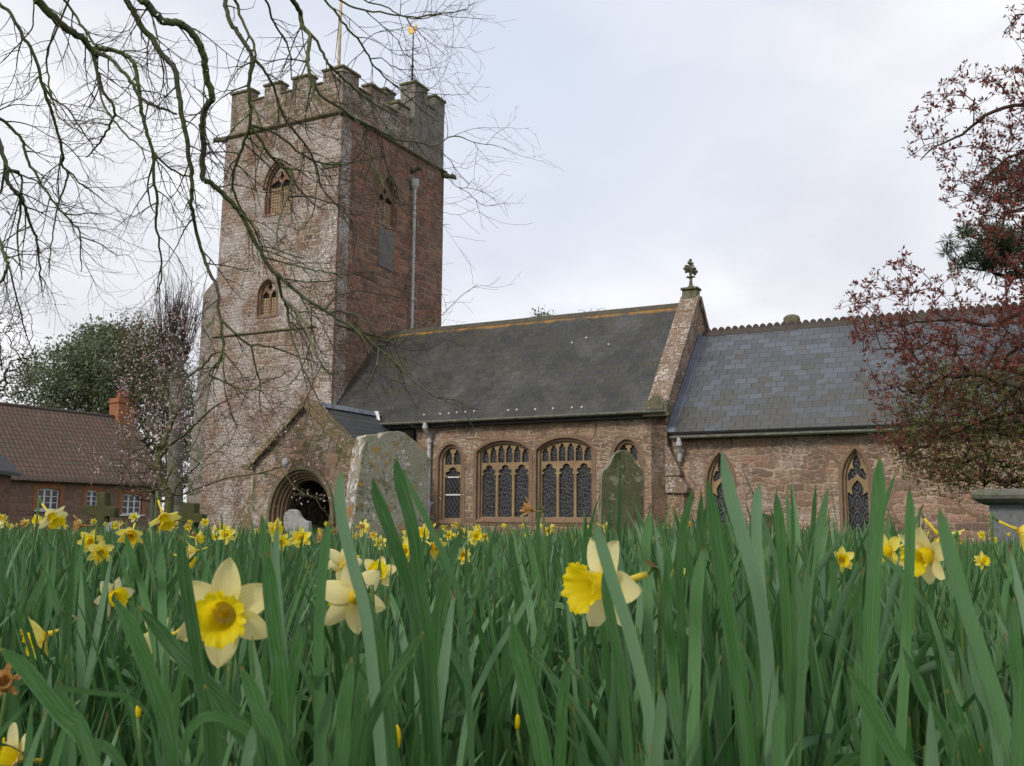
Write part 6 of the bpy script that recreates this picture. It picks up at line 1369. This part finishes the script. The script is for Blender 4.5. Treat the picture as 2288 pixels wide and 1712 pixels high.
# ---- the rest of the bed
def clear_of_camera(x, y): return y > .95 + .2 * abs(x)
def in_view(x, y, m_=.12): return abs(x) < y * .53 + m_
def stone_near(x, y): return False
def topz(d): return rg.uniform(.27, .385) - (.02 if d < 1.6 else 0)
cand = []
tries = 0
R2 = random.Random(5)
while len(cand) < 8400:
    y = .62 + (R2.random() ** .62) * 10.2; x = R2.uniform(-.56, .56) * y + R2.uniform(-.15, .15)
    # right side bed is thicker and closer, left side a little lower
    if R2.random() > min(1, .42 + .5 * (1 if y < 5 else .8)): continue
    cand.append((x, y))
def seen_d(c): return math.hypot(*c)
while len(cand) < 11200:                      # the bed goes on beyond both edges of the view
    y = .3 + R2.random() * 10.5; x = R2.choice((-1, 1)) * (.53 * y + .1 + R2.random() ** 1.3 * 2.6); cand.append((x, y))
cand.sort(key=seen_d)
near = [c for c in cand if in_view(*c, .02)]
# flowering plants of the middle and far bed, individually
flow = []
def where(x, y):
    px_ = 1106 + x / y * 2162
    for lim, nm in ((130, 'below the left cottage window'), (250, 'below the left stone cross'), (380, 'before the right stone cross'), (540, 'before the foot of the tower'), (640, 'before the left of the porch'), (760, 'before the porch door'), (950, 'before the lichened headstone'), (1060, 'below the single nave window'), (1290, 'below the paired nave windows'), (1420, 'before the green headstone'), (1600, 'below the nave buttress'), (1800, 'between the chancel windows'), (2050, 'below the farther chancel window'), (9999, 'before the granite tomb')):
        if px_ < lim: break
    return ('far back ' if y > 6 else 'midway back ' if y > 3.6 else 'nearer ') + nm
FR = random.Random(9)
while len(flow) < 135:
    y = 2.2 + FR.random() ** .75 * 7.5; x = FR.uniform(-.52, .52) * y
    wt = .95 if x < .05 * y else (.30 if x > .25 * y else .22)
    if FR.random() < wt: flow.append((x, y))
for (x, y) in flow:
    a = FR.uniform(0, 2 * PI) if FR.random() < .4 else FR.uniform(-PI, 0); f = Vector((math.cos(a), math.sin(a), FR.uniform(-.5, .1)))
    k = FR.random(); kind = 'withered' if k < .16 else ('pale' if k < .42 else 'yellow')
    h_ = 'facing left' if f.x < -.45 else ('facing right' if f.x > .45 else ('turned away' if f.y > .3 else 'facing the viewer'))
    lab = '%s daffodil %s, %s' % ({'withered': 'withered brown orange', 'pale': 'pale', 'yellow': 'small yellow'}[kind], h_, where(x, y))
    root = plant(x, y, lab, {'withered': 'withered daffodils across the bed', 'pale': 'pale daffodils across the bed', 'yellow': 'yellow daffodils across the bed'}[kind])
    h = FR.uniform(.20, .36) if y < 3.2 else FR.uniform(.33, .425); build_flower(root, (f.x * .04, f.y * .04, h), f, FR.uniform(.021, .030) * (.8 if kind == 'withered' else 1), kind, FR.choice((0, 1, 1, 2, 2, 4, 5)), None, FR.uniform(0, 1), .002)
    for q in range(3): lib_leaf(root, FR.uniform(.22, .35), FR.uniform(0, 6.28), FR.uniform(-.08, .1), FR.uniform(.7, 1.1))
# leaf clumps nearest the camera, individually
n_ind = 300 - NUM['n']
rest_from = 0
for c in near:
    if n_ind <= 0: break
    rest_from += 1
    if c[1] < 1.0 and R2.random() < .35: continue
    x, y = c; root = plant(x, y, 'leafy daffodil without flower, %s %s' % ('nearest the camera' if y < 1.15 else 'second row back' if y < 1.5 else 'further in', where(x / y * 3, 3)[len('nearer '):]), 'leafy daffodils in the near bed'); n_ind -= 1
    m_ = R2.randint(5, 7); H0 = (.86 if x > .40 * y and y > 1.2 else 1) * R2.uniform(.25, .38) if y > 1.3 else R2.uniform(.22, .34)
    for q in range(m_):
        H = H0 * R2.uniform(.72, 1.08); lib_leaf(root, min(H, .40) if x < .02 * y or y < 1.15 or x > .36 * y else min(.46, H * R2.uniform(1.0, 1.22)), R2.uniform(0, 2 * PI), R2.uniform(-.10, .16), R2.uniform(.6, 1.15) * (.38 / max(H, .2)) ** .5, None, (R2.uniform(-.02, .02), R2.uniform(-.02, .02)))
print('individual daffodils', NUM['n'])
# everything further: one mass of leaves
taken = set(near[:rest_from]); far = [c for c in cand if c not in taken]
LV = [(np.array([tuple(v) for v in l[0]]), np.array(l[1]), np.array(l[2])) for l in LIB]
AV, AF, AU = [], [], []; off = 0; RR = np.random.default_rng(3)
for (x, y) in far:
    g = gz(x, y); H0 = .20 + .18 * RR.random() ** .7 + (.06 * RR.random() ** 2) + (.03 if x > .05 * y else 0); m_ = RR.integers(5, 8)
    for q in range(m_):
        V, F, U = LV[RR.integers(0, 26 if RR.random() < .5 else 22)]; H = H0 * RR.uniform(.72, 1.08) * (1 + (.20 * RR.random() if (.02 * y < x < .34 * y and y < 4.0) else 0)) * (.84 if x > .40 * y and y > 1.6 else 1); a = RR.uniform(0, 2 * PI); t_ = RR.uniform(-.1, .15); wq = RR.uniform(.55, 1.05) * (.38 / H) ** .5
        vx, vy, vz = V[:, 0] * H, V[:, 1] * H * wq * .9, V[:, 2] * H
        vx, vz = vx * math.cos(t_) + vz * math.sin(t_), vz * math.cos(t_) - vx * math.sin(t_); ca, sa = math.cos(a), math.sin(a)
        W_ = np.stack([vx * ca - vy * sa + x + RR.normal(0, .015), vx * sa + vy * ca + y + RR.normal(0, .015), vz + g], 1)
        if y > 3: # thin the rings of distant leaves
            idx = np.concatenate([np.arange(3 * r, 3 * r + 3) for r in (0, 3, 6, 9, 11, 12)]); W_ = W_[idx]; U2 = U[idx]; F2 = np.array([(3 * i + j, 3 * i + j + 1, 3 * i + j + 4, 3 * i + j + 3) for i in range(5) for j in (0, 1)])
        else: U2, F2 = U, F
        U2 = U2.copy(); U2[:, 0] = U2[:, 0] - np.floor(U2[:, 0]) + RR.integers(0, 90); AV.append(W_); AF.append(F2 + off); AU.append(U2); off += len(W_)
mass = fastmesh('daffodil_leaves', np.concatenate(AV), np.concatenate(AF), M_DL, None, np.concatenate(AU), True); tag(mass, kind='stuff')
# fine bright grass between the clumps
n = 16000; gy = .5 + RR.random(n) ** .7 * 8; gx = RR.uniform(-.6, .6, n) * gy; h = RR.uniform(.05, .17, n); a = RR.uniform(0, 2 * PI, n); w_ = RR.uniform(.0009, .002, n); ln = RR.normal(0, .35, (n, 2)) * h[:, None]
b = np.stack([gx, gy, np.array([gz(x, y) for x, y in zip(gx, gy)]) - .01], 1); s = np.stack([np.cos(a) * w_, np.sin(a) * w_, 0 * a], 1)
m1 = b + np.stack([ln[:, 0] * .35, ln[:, 1] * .35, h * .6], 1); t1 = b + np.stack([ln[:, 0], ln[:, 1], h], 1)
V = np.stack([b - s, b + s, m1 + s * .8, m1 - s * .8, t1 + s * .1, t1 - s * .1], 1).reshape(-1, 3); F = (np.arange(n)[:, None, None] * 6 + np.array([[0, 1, 2, 3], [3, 2, 4, 5]])).reshape(-1, 4)
tag(fastmesh('grass', V, F, M_GRASS), kind='stuff')
